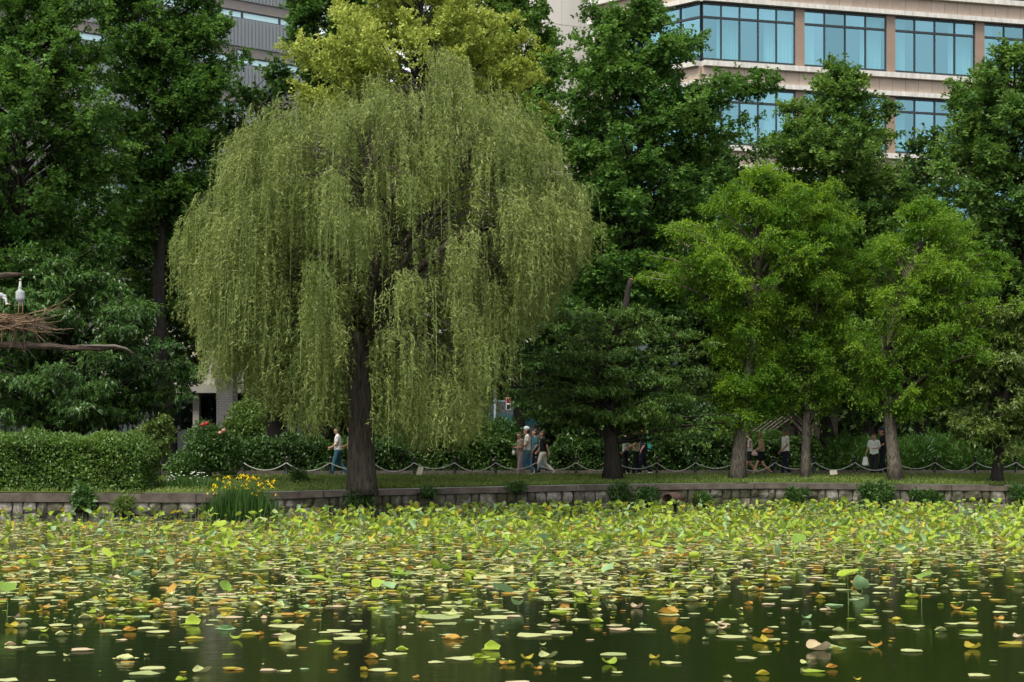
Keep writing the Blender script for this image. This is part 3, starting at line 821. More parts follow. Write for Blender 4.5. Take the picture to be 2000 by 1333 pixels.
def parked_car(px, Y):
    x = wx(px, Y); z = GZ
    root = thing('parked_car', 'dark parked car half hidden behind the right-hand hedge', 'car', (x, Y, z))
    prof = [(-2.1, .35), (-2.15, .75), (-1.9, .95), (-1.2, 1.02), (-.6, 1.45), (.7, 1.48), (1.5, 1.05), (2.05, .98), (2.15, .6), (2.1, .35)]
    mb = MB(); n = len(prof)
    for y in (-.85, .85):
        for (a, b) in prof: mb.v.append((x+a, Y+(y if b < 1.1 else y*.82), z+b))
    mb.f = [list(range(n))[::-1], [n+i for i in range(n)]] + [[i, (i+1) % n, n+(i+1) % n, n+i] for i in range(n)]
    mb.build('body', M['dark'], root)
    for (a, b) in (((-1.02, 1.07), (-.52, 1.4)), ((-.05, 1.07), (.62, 1.42))):
        part('window', [(x+a[0], Y-.86, z+a[1]), (x+b[0]+.35, Y-.86, z+a[1]), (x+b[0]+.15, Y-.74, z+b[1]), (x+b[0]-.05, Y-.74, z+b[1])], [(0, 1, 2, 3)], M['glass'], root)
    for a in (-1.35, 1.35):
        MB().tube([(x+a, Y-.9, z+.33), (x+a, Y-.66, z+.33)], .33, 14).build('wheel', M['dark'], root)
    MB().box(x+2.0, x+2.17, Y-.8, Y-.5, z+.72, z+.86).build('tail_light', M['red'], root)
parked_car(1890, 74)

# ------------------------------------------------------------------ trees
G_ = 'tall ginkgo trees behind the path'
make_tree('ginkgo_tree', 'tallest dark green ginkgo at the left edge, above the heron nest', (95, 0), 67, [(-190, 60, 110), (-120, -10, 170), (0, -130, 215), (100, -170, 235), (200, -190, 275), (300, -200, 290), (400, -200, 250), (480, -180, 225), (560, -120, 170)],
          M['ginkgo'], M['bark_dark'], 21, .34, 204, 28, 21, 1.0, (.135, .12), tri=True, rise=.45, group=G_, zbase=GZ, lump=.25, full=1.1, up=1.2, flat=.6)
make_tree('ginkgo_tree', 'dark green ginkgo rising between the left-edge ginkgo and the grey building', (330, 0), 72, [(-240, 240, 320), (-120, 190, 400), (0, 160, 415), (70, 190, 468), (130, 190, 450), (200, 190, 485), (260, 200, 450), (340, 210, 440), (420, 220, 400), (470, 240, 360)],
          M['ginkgo'], M['bark_dark'], 22, .32, 180, 28, 21, .95, (.135, .12), tri=True, rise=.45, group=G_, zbase=GZ, lump=.25, full=1.1, up=1.2, flat=.6)
make_tree('ginkgo_tree', 'large dark green ginkgo right of the willow, in front of the tan office corner', (1235, 0), 68, [(-40, 1225, 1245), (0, 1195, 1275), (60, 1100, 1340), (120, 1080, 1440), (165, 1065, 1495), (230, 1050, 1475), (300, 1045, 1450), (400, 1035, 1420), (500, 1050, 1370), (580, 1080, 1350), (650, 1110, 1320)],
          M['ginkgo'], M['bark_dark'], 23, .34, 228, 28, 21, .95, (.135, .12), tri=True, rise=.35, group=G_, zbase=GZ, lump=.28, full=1.14, up=1.2, flat=.6)
make_tree('ginkgo_tree', 'ginkgo with a blunt top in front of the office window bands', (1625, 0), 73, [(128, 1590, 1650), (180, 1530, 1700), (240, 1490, 1780), (300, 1475, 1770), (380, 1450, 1790), (460, 1440, 1800), (560, 1460, 1790), (640, 1500, 1740)],
          M['ginkgo_light'], M['bark_dark'], 24, .3, 180, 28, 21, .95, (.135, .12), tri=True, rise=.45, group=G_, zbase=GZ, lump=.22, full=1.08, up=1.2, flat=.6)
make_tree('ginkgo_tree', 'dense ginkgo at the right edge covering the office windows', (1985, 0), 69, [(95, 1950, 2030), (150, 1870, 2080), (220, 1830, 2130), (300, 1800, 2160), (400, 1805, 2170), (500, 1830, 2170), (600, 1860, 2150), (690, 1880, 2120)],
          M['ginkgo_light'], M['bark_dark'], 25, .33, 192, 28, 21, .95, (.135, .12), tri=True, rise=.45, group=G_, zbase=GZ, lump=.22, full=1.08, up=1.2, flat=.6)
make_tree('camphor_tree', 'yellow-green round-topped camphor tree behind the willow', (815, 0), 74, [(-110, 740, 900), (-50, 660, 960), (0, 640, 985), (50, 600, 1050), (100, 560, 1085), (150, 545, 1100), (200, 555, 1095), (270, 590, 1060), (340, 640, 1000), (420, 680, 960)],
          M['camphor'], M['bark_dark'], 26, .4, 230, 34, 17, .85, (.14, .09), tri=True, rise=.6, tw_mix=(.25, 1, .45), zbase=GZ, lump=.3, up=.7, ldroop=-.2, tstart=.55, twdroop=.25, limb_r=.045)
make_tree('evergreen_tree', 'dark evergreen top left of the yellow-green camphor tree', (620, 0), 79, [(-80, 590, 680), (0, 560, 720), (60, 565, 720), (120, 580, 720), (240, 600, 720)],
          M['ginkgo'], M['bark_dark'], 27, .3, 70, 22, 18, 1.0, (.17, .15), zbase=GZ, tri=True)
make_tree('evergreen_tree', 'dark evergreen top right of the camphor tree, against the white wall', (1010, 0), 79, [(-60, 960, 1040), (0, 930, 1060), (60, 930, 1085), (140, 940, 1090), (260, 950, 1080)],
          M['ginkgo_light'], M['bark_dark'], 28, .3, 70, 22, 18, 1.0, (.17, .15), zbase=GZ, tri=True)

# darker trees filling the background under and between the ginkgos
bgrows = [
 (800, 86, [(-110, 700, 900), (-40, 640, 970), (60, 610, 1010), (200, 600, 1010), (330, 620, 990)], 'dark tree top directly behind the yellow-green camphor'),
 (300, 76, [(380, 220, 400), (450, 190, 430), (560, 180, 430), (660, 200, 420), (740, 240, 400)], 'dark shaded tree in the gap left of the willow'),
 (60, 77, [(430, -60, 180), (560, -120, 220), (660, -120, 210), (740, -80, 180)], 'shaded tree behind the left-hand cherry'),
 (480, 78, [(130, 440, 560), (240, 400, 600), (400, 390, 610), (560, 400, 600), (700, 420, 580)], 'shaded tree under the grey building, behind the willow left side'),
 (700, 79, [(260, 580, 820), (420, 560, 840), (600, 560, 840), (740, 600, 800)], 'shaded tree hidden behind the middle of the willow'),
 (930, 79, [(240, 830, 1040), (420, 800, 1060), (600, 800, 1060), (735, 840, 1020)], 'shaded tree behind the right half of the willow'),
 (1130, 75, [(420, 1050, 1220), (560, 1020, 1240), (700, 1020, 1240), (780, 1080, 1220)], 'shaded tree behind the cut-off cherry'),
 (1400, 78, [(270, 1370, 1480), (330, 1340, 1490), (450, 1320, 1500), (620, 1310, 1500), (760, 1340, 1480)], 'shaded tree between the big ginkgo and blunt ginkgo'),
 (1560, 77, [(480, 1480, 1680), (620, 1460, 1680), (760, 1480, 1650)], 'shaded tree behind the lime-green crowns'),
 (1800, 78, [(270, 1770, 1840), (360, 1740, 1870), (520, 1700, 1900), (660, 1700, 1900), (770, 1740, 1860)], 'shaded tree between the two right-hand ginkgos'),
 (1980, 76, [(560, 1880, 2080), (680, 1860, 2100), (790, 1900, 2080)], 'shaded tree behind the right-edge cherry'),
]
bg2 = [(-40, 330, 'at the left edge behind everything'), (180, 300, 'behind the two left ginkgos'), (400, 330, 'behind the grey building gap'), (610, 300, 'behind the left half of the willow'), (800, 330, 'behind the willow trunk'), (980, 330, 'behind the hoarding'),
       (1150, 340, 'behind the leaning cherry'), (1330, 370, 'behind the big ginkgo right side'), (1520, 400, 'behind the shelter'), (1700, 400, 'left of the leaning trunk, far back'), (1880, 420, 'behind the parked car'), (2060, 400, 'at the right edge behind everything')]
for i, (px, top, lab) in enumerate(bg2):
    w_ = 150
    bgrows.append((px, 90 + (i % 3)*1.5, [(top, px-40, px+40), (top+70, px-110, px+110), (top+180, px-w_, px+w_), (top+330, px-w_, px+w_), (770, px-w_, px+w_), (840, px-120, px+120)] if 1440 > px or px > 2000 else [(top+120, px-40, px+40), (top+200, px-110, px+110), (700, px-w_, px+w_), (770, px-100, px+100), (790, px-60, px+60)], 'far shaded tree ' + lab))
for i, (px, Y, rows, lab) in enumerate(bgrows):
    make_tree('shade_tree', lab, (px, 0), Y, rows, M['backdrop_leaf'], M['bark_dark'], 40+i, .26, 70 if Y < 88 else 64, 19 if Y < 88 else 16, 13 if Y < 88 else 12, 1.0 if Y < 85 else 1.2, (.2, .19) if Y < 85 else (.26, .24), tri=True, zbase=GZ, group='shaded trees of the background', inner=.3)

# lime-green fine-leaved trees on the lawn
LOC = dict(tw_mix=(.55, .8, -.02), ldroop=.35, up=1.0, twdroop=.4, inner=.35, flat=.45, rise=.6, arch=.22, full=1.16, lump=.55, tstart=.35, shade_b=.26)
def lz(px, Y): return lawnZ(wx(px, Y), Y)
Y = 59.6
make_tree('locust_tree', 'lime-green fine-leaved tree with its crown highest, left of the lawn trio', (1440, 938), Y, [(322, 1445, 1505), (365, 1400, 1560), (420, 1375, 1590), (455, 1300, 1590), (520, 1280, 1570), (570, 1290, 1540), (610, 1380, 1540), (700, 1385, 1530), (790, 1400, 1520), (830, 1420, 1480)],
    M['locust'], M['bark_grey'], 61, .25, 150, 30, 22, .72, (.095, .045), tri=True, zbase=lz(1440, Y), ntrunk=14, group='lime-green trees on the lawn', limb_r=.085,
    trunk_pts=[(wx(1440, Y), Y, lz(1440, Y)-.1), (wx(1441, Y), Y, wz(915, Y)), (wx(1446, Y), Y, wz(860, Y)), (wx(1462, Y), Y+.1, wz(740, Y)), (wx(1474, Y), Y, wz(620, Y)), (wx(1478, Y), Y, wz(500, Y)), (wx(1472, Y), Y, wz(420, Y)), (wx(1465, Y), Y, wz(350, Y))], **LOC)
Y = 60.2
make_tree('locust_tree', 'lime-green fine-leaved tree with straight pale trunk, middle of the lawn trio', (1573, 930), Y, [(360, 1590, 1620), (400, 1550, 1660), (450, 1530, 1685), (520, 1500, 1690), (600, 1480, 1690), (680, 1450, 1690), (740, 1440, 1670), (790, 1470, 1630)],
    M['locust_b'], M['bark_grey'], 62, .165, 140, 30, 22, .72, (.095, .045), tri=True, zbase=lz(1573, Y), ntrunk=14, group='lime-green trees on the lawn', limb_r=.085,
    trunk_pts=[(wx(1573, Y), Y, lz(1573, Y)-.1), (wx(1573, Y), Y, wz(905, Y)), (wx(1575, Y), Y, wz(830, Y)), (wx(1580, Y), Y, wz(770, Y)), (wx(1590, Y), Y+.1, wz(690, Y)), (wx(1600, Y), Y, wz(560, Y)), (wx(1605, Y), Y, wz(440, Y)), (wx(1605, Y), Y, wz(380, Y))], **LOC)
Y = 59.4
make_tree('locust_tree', 'lime-green fine-leaved tree on a leaning pale trunk, right of the lawn trio', (1747, 938), Y, [(392, 1790, 1830), (420, 1730, 1890), (470, 1700, 1910), (520, 1680, 1960), (580, 1665, 2005), (640, 1670, 2000), (710, 1690, 1950), (770, 1700, 1860), (810, 1720, 1800)],
    M['locust'], M['bark_grey'], 63, .23, 160, 30, 22, .72, (.095, .045), tri=True, zbase=lz(1747, Y), ntrunk=14, group='lime-green trees on the lawn', limb_r=.085,
    trunk_pts=[(wx(1749, Y), Y, lz(1747, Y)-.1), (wx(1746, Y), Y, wz(900, Y)), (wx(1738, Y), Y, wz(830, Y)), (wx(1726, Y), Y, wz(740, Y)), (wx(1733, Y), Y+.1, wz(680, Y)), (wx(1755, Y), Y, wz(590, Y)), (wx(1790, Y), Y, wz(490, Y)), (wx(1808, Y), Y, wz(410, Y))], **LOC)

# cherries: flat layered boughs
CH = dict(tw_mix=(.7, .8, .02), ldroop=.5, up=1.1, twdroop=.2, flat=.12, rise=.1, arch=.1, inner=.3, lump=.35, tstart=.2, depth=.8, tiers=7, full=1.18)
Y = 59.0
ch = make_tree('cherry_tree', 'dark cherry with flat spreading boughs and a sawn-off leader, right of the willow', (1195, 938), Y, [(605, 1120, 1280), (640, 1050, 1360), (690, 1005, 1380), (740, 995, 1380), (790, 1030, 1405), (828, 1120, 1430), (848, 1270, 1415)],
    M['cherry_mid'], M['bark_dark'], 71, .3, 105, 28, 14, .62, (.115, .06), tri='lance', zbase=lz(1195, Y), ntrunk=14,
    trunk_pts=[(wx(1196, Y), Y, lz(1195, Y)-.1), (wx(1196, Y), Y, wz(900, Y)), (wx(1192, Y), Y, wz(830, Y)), (wx(1186, Y), Y, wz(760, Y)), (wx(1190, Y), Y, wz(700, Y)), (wx(1205, Y), Y, wz(650, Y)), (wx(1214, Y), Y, wz(625, Y))], **CH)
cl = MB().tube([at(1200, 660, Y-.1), at(1222, 600, Y-.1), at(1228, 560, Y-.1), at(1233, 546, Y-.1)], [.12, .11, .09, .085], 10).build('sawn_leader', M['bark_dark'], ch, True)
MB().tube([at(1233, 546, Y-.1), at(1233.3, 544.8, Y-.1)], [.07, .065], 10).build('cut_face', M['cut_wood'], cl)
Y = 67
make_tree('cherry_tree', 'dark leaning cherry behind the path, above the person in the black T-shirt', (1078, 0), Y, [(590, 1060, 1160), (650, 1010, 1200), (720, 990, 1210), (780, 1000, 1210), (850, 1080, 1220)],
    M['cherry'], M['bark_dark'], 72, .26, 75, 26, 18, .9, (.14, .07), tri='lance', zbase=GZ, ntrunk=12,
    trunk_pts=[(wx(1082, Y), Y, GZ), (wx(1076, Y), Y, wz(860, Y)), (wx(1060, Y), Y, wz(800, Y)), (wx(1050, Y), Y, wz(750, Y)), (wx(1080, Y), Y, wz(660, Y)), (wx(1100, Y), Y, wz(610, Y))], **CH)
Y = 58.9
make_tree('cherry_tree', 'low dense cherry with short trunk at the right edge of the lawn', (1947, 938), Y, [(600, 1930, 2040), (650, 1880, 2060), (710, 1850, 2080), (770, 1830, 2090), (830, 1840, 2080), (875, 1890, 2040)],
    M['cherry_light'], M['bark_dark'], 73, .2, 90, 28, 18, .75, (.125, .065), tri='lance', zbase=lz(1947, Y), ntrunk=12, **dict(CH, tiers=0, flat=.35, rise=.4, arch=.2))
Y = 64.5
CH2 = dict(CH); CH2.update(rise=.35, arch=.2, ldroop=.8, lump=.25, tiers=0, flat=.3)
make_tree('cherry_tree', 'broad cherry with drooping glossy leaves behind the clipped hedge, left', (128, 0), Y, [(498, 60, 130), (540, 10, 190), (590, -40, 280), (640, -80, 330), (690, -100, 390), (740, -110, 410), (790, -100, 370), (820, -40, 300)],
    M['cherry'], M['bark_dark'], 74, .24, 150, 28, 18, .85, (.17, .07), tri='lance', zbase=GZ, ntrunk=12, **CH2)
Y = 70
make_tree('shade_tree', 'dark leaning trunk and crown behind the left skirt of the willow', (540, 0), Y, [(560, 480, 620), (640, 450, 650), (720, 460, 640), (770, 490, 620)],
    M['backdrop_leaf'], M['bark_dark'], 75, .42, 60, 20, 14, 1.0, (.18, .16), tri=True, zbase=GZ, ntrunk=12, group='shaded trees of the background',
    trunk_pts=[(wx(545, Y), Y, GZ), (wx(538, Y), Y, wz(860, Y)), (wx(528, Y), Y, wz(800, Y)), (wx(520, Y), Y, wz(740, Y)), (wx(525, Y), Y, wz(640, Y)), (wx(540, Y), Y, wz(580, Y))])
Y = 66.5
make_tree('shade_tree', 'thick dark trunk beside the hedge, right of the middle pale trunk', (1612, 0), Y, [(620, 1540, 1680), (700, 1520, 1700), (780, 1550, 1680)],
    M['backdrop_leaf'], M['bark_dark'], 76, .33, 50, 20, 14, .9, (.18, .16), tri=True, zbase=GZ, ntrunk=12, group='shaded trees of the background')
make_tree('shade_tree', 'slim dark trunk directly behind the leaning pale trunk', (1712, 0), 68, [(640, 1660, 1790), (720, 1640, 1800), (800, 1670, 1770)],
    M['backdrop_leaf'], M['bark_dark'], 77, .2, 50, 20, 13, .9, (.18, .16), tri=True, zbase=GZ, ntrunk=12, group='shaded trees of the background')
Y = 60.0
make_tree('sapling', 'thin young tree with a small round crown right of the clipped hedge', (311, 930), Y, [(815, 290, 330), (840, 265, 340), (870, 270, 345), (890, 285, 330)],
    M['cherry_light'], M['bark_dark'], 78, .045, 34, 14, 8, .3, (.12, .06), zbase=lz(311, Y), limb_r=.015)

# ------------------------------------------------------------------ the weeping willow
def willow():
    Y = 54.4; rg = np.random.default_rng(7)
    base = np.array([wx(706, Y), Y, lawnZ(wx(706, Y), Y)])
    root = thing('willow_tree', 'big weeping willow with pale hanging strands and a thick ridged trunk', 'tree', base)
    g = base[2]
    def q(px, py, dy=0): return at(px, py, Y + dy)
    tp = [np.array([wx(708, Y), Y, g-.15]), np.array([wx(707, Y), Y, g+.12]), q(706, 915), q(706, 880), q(706, 830), q(703, 780), q(699, 735), q(700, 690), q(706, 640)]
    MB().tube(tp, [.50, .44, .40, .375, .36, .33, .3, .29, .27], 28, ridge=.15, seed=3).build('trunk', M['bark_willow'], root, True)
    # root flares
    limbs = [([q(703, 690), q(735, 620, -.3), q(775, 560, -.6), q(835, 510, -.9), (q(900, 460, -.8)), q(970, 440, -.6), q(1060, 428, -.4), q(1120, 420, -.2)], .2),
             ([q(703, 680), q(725, 560, .3), q(752, 420, .5), q(790, 300, .4), q(830, 200, .3), q(855, 150, .3)], .2),
             ([q(700, 690), q(660, 620, -.2), q(600, 540, -.3), q(530, 470, -.4), q(450, 420, -.3), q(390, 410, -.2)], .17),
             ([q(704, 660), q(680, 520, .6), q(640, 390, 1), q(590, 280, 1.1), q(540, 225, 1)], .16),
             ([q(706, 650), q(760, 520, 1.2), q(860, 380, 2.2), q(960, 270, 2.6), q(1030, 220, 2.4)], .15),
             ([q(704, 660), q(690, 520, -1.4), q(700, 400, -2.6), q(720, 330, -3.4)], .14),
             ([q(706, 660), q(760, 560, -1.4), q(850, 420, -2.4), q(900, 340, -2.8)], .13),
             ([q(700, 660), q(620, 560, 1.6), q(540, 430, 2.8), q(480, 360, 3.2)], .13),
             ([q(706, 640), q(740, 500, 2.0), q(780, 400, 3.4), q(820, 340, 4.2)], .13)]
    for pts, r in limbs:
        n = len(pts); MB().tube(pts, [r*(1-.85*i/(n-1)) for i in range(n)], 10, ridge=.08).build('limb', M['bark_willow'], root, True)
    LP = []
    for pts, r in limbs:
        for a_, b_ in zip(pts[1:-1], pts[2:]):
            for t_ in np.linspace(0, 1, 7)[:-1]: LP.append(np.asarray(a_)*(1-t_) + np.asarray(b_)*t_)
        LP.append(np.asarray(pts[-1]))
    LP = np.array(LP)
    topx = [338, 345, 400, 440, 455, 500, 560, 620, 680, 720, 780, 850, 920, 960, 1010, 1050, 1080, 1085, 1110, 1150, 1168]
    topy = [450, 408, 352, 285, 205, 172, 174, 182, 168, 132, 115, 98, 110, 132, 148, 180, 235, 315, 330, 345, 400]
    botx = [338, 380, 420, 480, 540, 600, 640, 670, 700, 740, 800, 850, 930, 975, 1010, 1060, 1100, 1140, 1168]
    boty = [600, 690, 770, 800, 835, 865, 868, 835, 735, 850, 905, 895, 875, 790, 690, 640, 570, 510, 440]
    ncl = 1420
    # boughs first: each a small dome of its own, so the crown breaks into cascades
    nbg = 130; RD = 4.9
    bpx = 352 + (1156-352)*((np.arange(nbg)*.61803) % 1)
    Rb = RD*np.sqrt(np.clip(1-((bpx-750)/440)**2, .06, 1))
    bdn = rg.uniform(-1, 1, nbg); bdn = np.sign(bdn)*np.abs(bdn)**.75
    bty, bby = np.interp(bpx, topx, topy), np.interp(bpx, botx, boty)
    bfr = 1 - np.sqrt(np.clip(1-bdn**2*.92, 0, 1))
    boff = np.where(rg.random(nbg) < .35, rg.uniform(.15, .55, nbg), rg.uniform(0, .14, nbg))
    bcy = bty + (bby-bty)*np.clip(bfr*.75 + boff, 0, .78) + rg.normal(size=nbg)*16
    BC = np.stack([(bpx-1000)*Y/FPX, Y+bdn*Rb, EYE-(bcy-HOR)*Y/FPX], 1)
    bsh = rg.normal(size=nbg)*.17
    own = rg.integers(0, nbg, ncl)
    off = rg.normal(size=(ncl, 2))*np.array([.38, .5]); off = np.clip(off, -1.3, 1.3)
    d2 = (off**2).sum(1)
    nbt = ncl*20//100          # the rest hang straight off the dome between the boughs
    A = BC[own].copy(); A[:, 0] += off[:, 0]; A[:, 1] += off[:, 1]; A[:, 2] -= .42*d2 + np.abs(rg.normal(size=ncl))*.16
    fpx = rg.uniform(352, 1156, nbt); fdn = rg.uniform(-1, 1, nbt); fdn = np.sign(fdn)*np.abs(fdn)**.8
    fR = RD*np.sqrt(np.clip(1-((fpx-750)/440)**2, .06, 1)); f_t, f_b = np.interp(fpx, topx, topy), np.interp(fpx, botx, boty)
    f_i = np.where(rg.random(nbt) < .35, rg.uniform(.05, .6, nbt), rg.uniform(0, .1, nbt))
    fcy = f_t + (f_b-f_t)*np.clip((1-np.sqrt(np.clip(1-fdn**2*.92, 0, 1)))*.75 + f_i, 0, .82)
    A[:nbt] = np.stack([(fpx-1000)*Y/FPX, Y+fdn*fR, EYE-(fcy-HOR)*Y/FPX], 1)
    nsk = ncl*14//100          # the hanging skirt
    spx = rg.uniform(365, 1120, nsk); sdn = rg.uniform(-1, 1, nsk); s_b = np.interp(spx, botx, boty)
    A[nbt:nbt+nsk] = np.stack([(spx-1000)*Y/FPX, Y + sdn*.85*RD*np.sqrt(np.clip(1-((spx-750)/440)**2, .06, 1)), EYE-(s_b-rg.uniform(50, 200, nsk)-HOR)*Y/FPX], 1)
    # a thin spot in front of the big right-hand limb
    apx = 1000 + A[:, 0]*FPX/Y; apy = HOR - (A[:, 2]-EYE)*FPX/Y
    lim = np.interp(apx, [720, 775, 835, 900, 970], [630, 560, 510, 460, 440])
    thin = (apx > 745) & (apx < 960) & (A[:, 1] < Y-.3) & (apy > lim-125) & (apy < lim+40) & (rg.random(ncl) < .8)
    A[thin, 1] = Y + rg.uniform(1, 4, int(thin.sum()))
    # see-through gaps between the curtains: what hung in front there hangs further back or beside it
    for (gx, gy, grx, gry) in ((715, 670, 60, 95), (600, 470, 36, 65), (520, 320, 28, 55), (885, 640, 45, 80), (475, 560, 28, 70), (985, 470, 28, 70), (640, 300, 30, 45), (800, 280, 30, 45), (930, 330, 30, 50), (560, 660, 30, 60)):
        hit = (((apx-gx)/grx)**2 + ((apy-gy)/gry)**2 < 1.2) & (A[:, 1] < Y + 1.2) & (rg.random(ncl) < .85)
        A[hit, 0] += np.sign(apx[hit]-gx)*rg.uniform(.5, 1.0, int(hit.sum())); A[hit, 1] += rg.uniform(0, 2.5, int(hit.sum()))
    xc = wx(745, Y); A[:, 0] = xc + (A[:, 0]-xc)*(A[:, 1]*.35 + Y*.65)/Y*.91
    px = 1000 + A[:, 0]*FPX/Y
    ty, by = np.interp(px, topx, topy), np.interp(px, botx, boty)
    A[:, 2] = np.minimum(A[:, 2], EYE-(ty - 22*np.sin(px*.045+1) - HOR)*Y/FPX)
    Bt = EYE-(by-HOR)*Y/FPX
    A[:, 2] = np.maximum(A[:, 2], Bt+.5)
    # branchlets from the nearest limb point to each cluster
    d = np.linalg.norm(A[:, None]-LP[None], axis=2) + 1.5*np.clip(LP[None, :, 2]-A[:, None, 2], 0, None)
    near = LP[np.argmin(d, 1)]
    bm = MB()
    for k in range(0, ncl):
        m = (near[k]+A[k])/2 + np.array([0, 0, .35])
        bm.tube([near[k], m, A[k]], [.02, .013, .005], 3, cap=False)
    bm.build('branches', M['bark_willow'], root, True)
    ns = 11; nl = 24
    out = A - np.array([wx(740, Y), Y, 0]); out[:, 2] = 0; out = unit(out)
    st = A[:, None] + rg.normal(size=(ncl, ns, 3))*np.array([.2, .2, .1])
    hd_ = unit(out[:, None]*.8 + rg.normal(size=(ncl, ns, 3))*np.array([.8, .8, 0]))
    reach = rg.uniform(.06, .36, (ncl, ns))
    avail = np.maximum(.5, st[..., 2]-Bt[:, None])
    Ls = np.minimum(avail*rg.uniform(.55, 1.03, (ncl, ns))*rg.uniform(.75, 1.0, (ncl, 1)), rg.uniform(.75, 1.5, (ncl, 1))*rg.uniform(.55, 2.0, (ncl, ns)))
    s = (np.arange(nl)[None, None] + rg.random((ncl, ns, nl)))/nl
    hz = reach[..., None]*(1-np.exp(-s*5)); vz = Ls[..., None]*s - .18*np.sin(np.clip(s*5, 0, math.pi))*reach[..., None]*1.5
    sway = .07*np.sin(s*5 + rg.uniform(0, 6, (ncl, ns, 1)))*s
    P = st[:, :, None] + hd_[:, :, None]*hz[..., None]
    P[..., 0] += sway; P[..., 2] -= vz
    D = rg.normal(size=P.shape)*np.array([.75, .75, .4]) + hd_[:, :, None]*.25 + np.array([0, 0, -.75])
    Nn = unit(rg.normal(size=P.shape)) + np.array([0, -.1, .5])
    sh = .5 + bsh[own][:, None, None] + .1*rg.normal(size=(ncl, 1, 1)) + .1*rg.normal(size=(ncl, ns, 1)) + .17*rg.normal(size=P.shape[:3])
    n = P.size//3; sc = rg.uniform(.7, 1.35, n)
    leaves('crown', P.reshape(-1, 3), D.reshape(-1, 3), Nn.reshape(-1, 3), .13*sc, .03*sc, sh.ravel(), M['willow'], base, root, tri='lance')
    # the hanging twigs that carry the leaves: thin ribbons crossed
    tt = np.linspace(0, 1, 5); 
    h2 = reach[..., None]*(1-np.exp(-tt*5)); v2 = Ls[..., None]*tt
    Q = st[:, :, None] + hd_[:, :, None]*h2[..., None]; Q[..., 2] -= v2
    Q = Q[:, ::2]; m_ = Q.shape[0]*Q.shape[1]; Q = Q.reshape(m_, 5, 3)
    ang = rg.uniform(0, 6.28, m_); o = np.stack([np.cos(ang), np.sin(ang), 0*ang], 1)[:, None]*.005
    V = np.stack([Q-o, Q+o], 2).reshape(-1, 3) - base
    idx = np.arange(m_*10).reshape(m_, 5, 2)
    F = np.stack([idx[:, :-1, 0], idx[:, :-1, 1], idx[:, 1:, 1], idx[:, 1:, 0]], -1).reshape(-1)
    link_mesh('hanging_twigs', quick_mesh('hanging_twigs', V, F, 4, M['stem']), root)
willow()

# ------------------------------------------------------------------ hedges, shrubs, flowers
x0, x1 = wx(-60, 54.5), wx(303, 54.5)
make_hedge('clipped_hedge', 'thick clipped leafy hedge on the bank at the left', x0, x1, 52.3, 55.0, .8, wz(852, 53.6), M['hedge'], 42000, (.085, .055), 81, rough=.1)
hy = 64.8
hs = [(476, 640, 856, M['hedge_dark'], 9000, 'dark trimmed hedge behind the rope fence, left of the willow trunk'), (640, 850, 862, M['hedge_dark'], 10000, 'dark trimmed hedge behind the willow trunk'),
      (850, 1005, 852, M['shrub'], 9000, 'leafy hedge behind the rope fence, left of the walking group'), (1080, 1260, 862, M['hedge_dark'], 9000, 'dark hedge behind the sawn-off cherry'),
      (1260, 1450, 848, M['hedge_dark'], 11000, 'dark hedge between the cherry and the grey trunks'), (1450, 1600, 852, M['shrub'], 9000, 'leafy hedge behind the person in the white polo shirt')]
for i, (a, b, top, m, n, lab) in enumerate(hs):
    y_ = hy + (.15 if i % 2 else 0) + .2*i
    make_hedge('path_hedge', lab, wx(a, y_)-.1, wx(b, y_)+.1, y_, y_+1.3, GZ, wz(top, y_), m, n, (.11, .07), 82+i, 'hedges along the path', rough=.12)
make_hedge('far_hedge', 'long dark hedge closing the view far behind the trees', -34, 34, 96, 98, GZ, wz(735, 96), M['hedge_dark'], 16000, (.3, .22), 99, rough=.3)
y_ = 66.2
def upright_hedge(a, b, top, lab, seed, n):
    blobs = []; rg = np.random.default_rng(seed)
    x = wx(a, y_)
    while x < wx(b, y_):
        z = wz(top + rg.uniform(-6, 8), y_); blobs.append(((x, y_ + rg.uniform(-.2, .3), (GZ+z)/2 - .1), (.7, .75, (z-GZ)/2 + .05))); x += .75
    make_shrub('bushy_hedge', lab, (wx((a+b)/2, y_), y_, GZ), blobs, M['bamboo'], n, (.2, .035), seed, 'hedge', up=.3, upright=.8, group='bushy hedges of narrow upright leaves')
upright_hedge(1640, 1735, 848, 'bushy narrow-leaved hedge left of the leaning pale trunk', 91, 9000)
upright_hedge(1755, 1945, 850, 'long bushy narrow-leaved hedge right of the leaning pale trunk', 92, 17000)
upright_hedge(1950, 2060, 856, 'bushy narrow-leaved hedge at the right edge', 93, 7000)
def sh_at(px, py, Y, r): return (tuple(at(px, py, Y)), r)
Y = 58.5
b0 = (wx(402, Y), Y, lawnZ(wx(402, Y), Y))
rs = make_shrub('rose_shrub', 'loose green shrub with two red blooms between hedge and yellow irises', b0, [sh_at(405, 870, Y, (.7, .6, .75)), sh_at(380, 905, Y, (.75, .6, .5)), sh_at(440, 885, Y, (.6, .55, .7)), sh_at(355, 920, Y, (.5, .5, .35))], M['shrub'], 9000, (.12, .06), 94)
for (px, py, m) in ((404, 827, 'rose'), (396, 830, 'rose'), (437, 841, 'rose_pink'), (430, 846, 'rose_pink')):
    MB().ball(at(px, py, Y-.45), (.075, .075, .055), 8, 5).ball(at(px+2, py+1, Y-.45), (.05, .05, .04), 8, 5).build('bloom', M[m], rs, True)
Y = 66.5
make_shrub('round_shrub', 'clipped round shrub behind the rope fence, left of the willow', (wx(480, Y), Y, GZ), [sh_at(480, 825, Y, (.75, .7, .85)), sh_at(470, 860, Y, (.8, .7, .8))], M['hedge'], 6500, (.1, .06), 95)
Y = 66.0
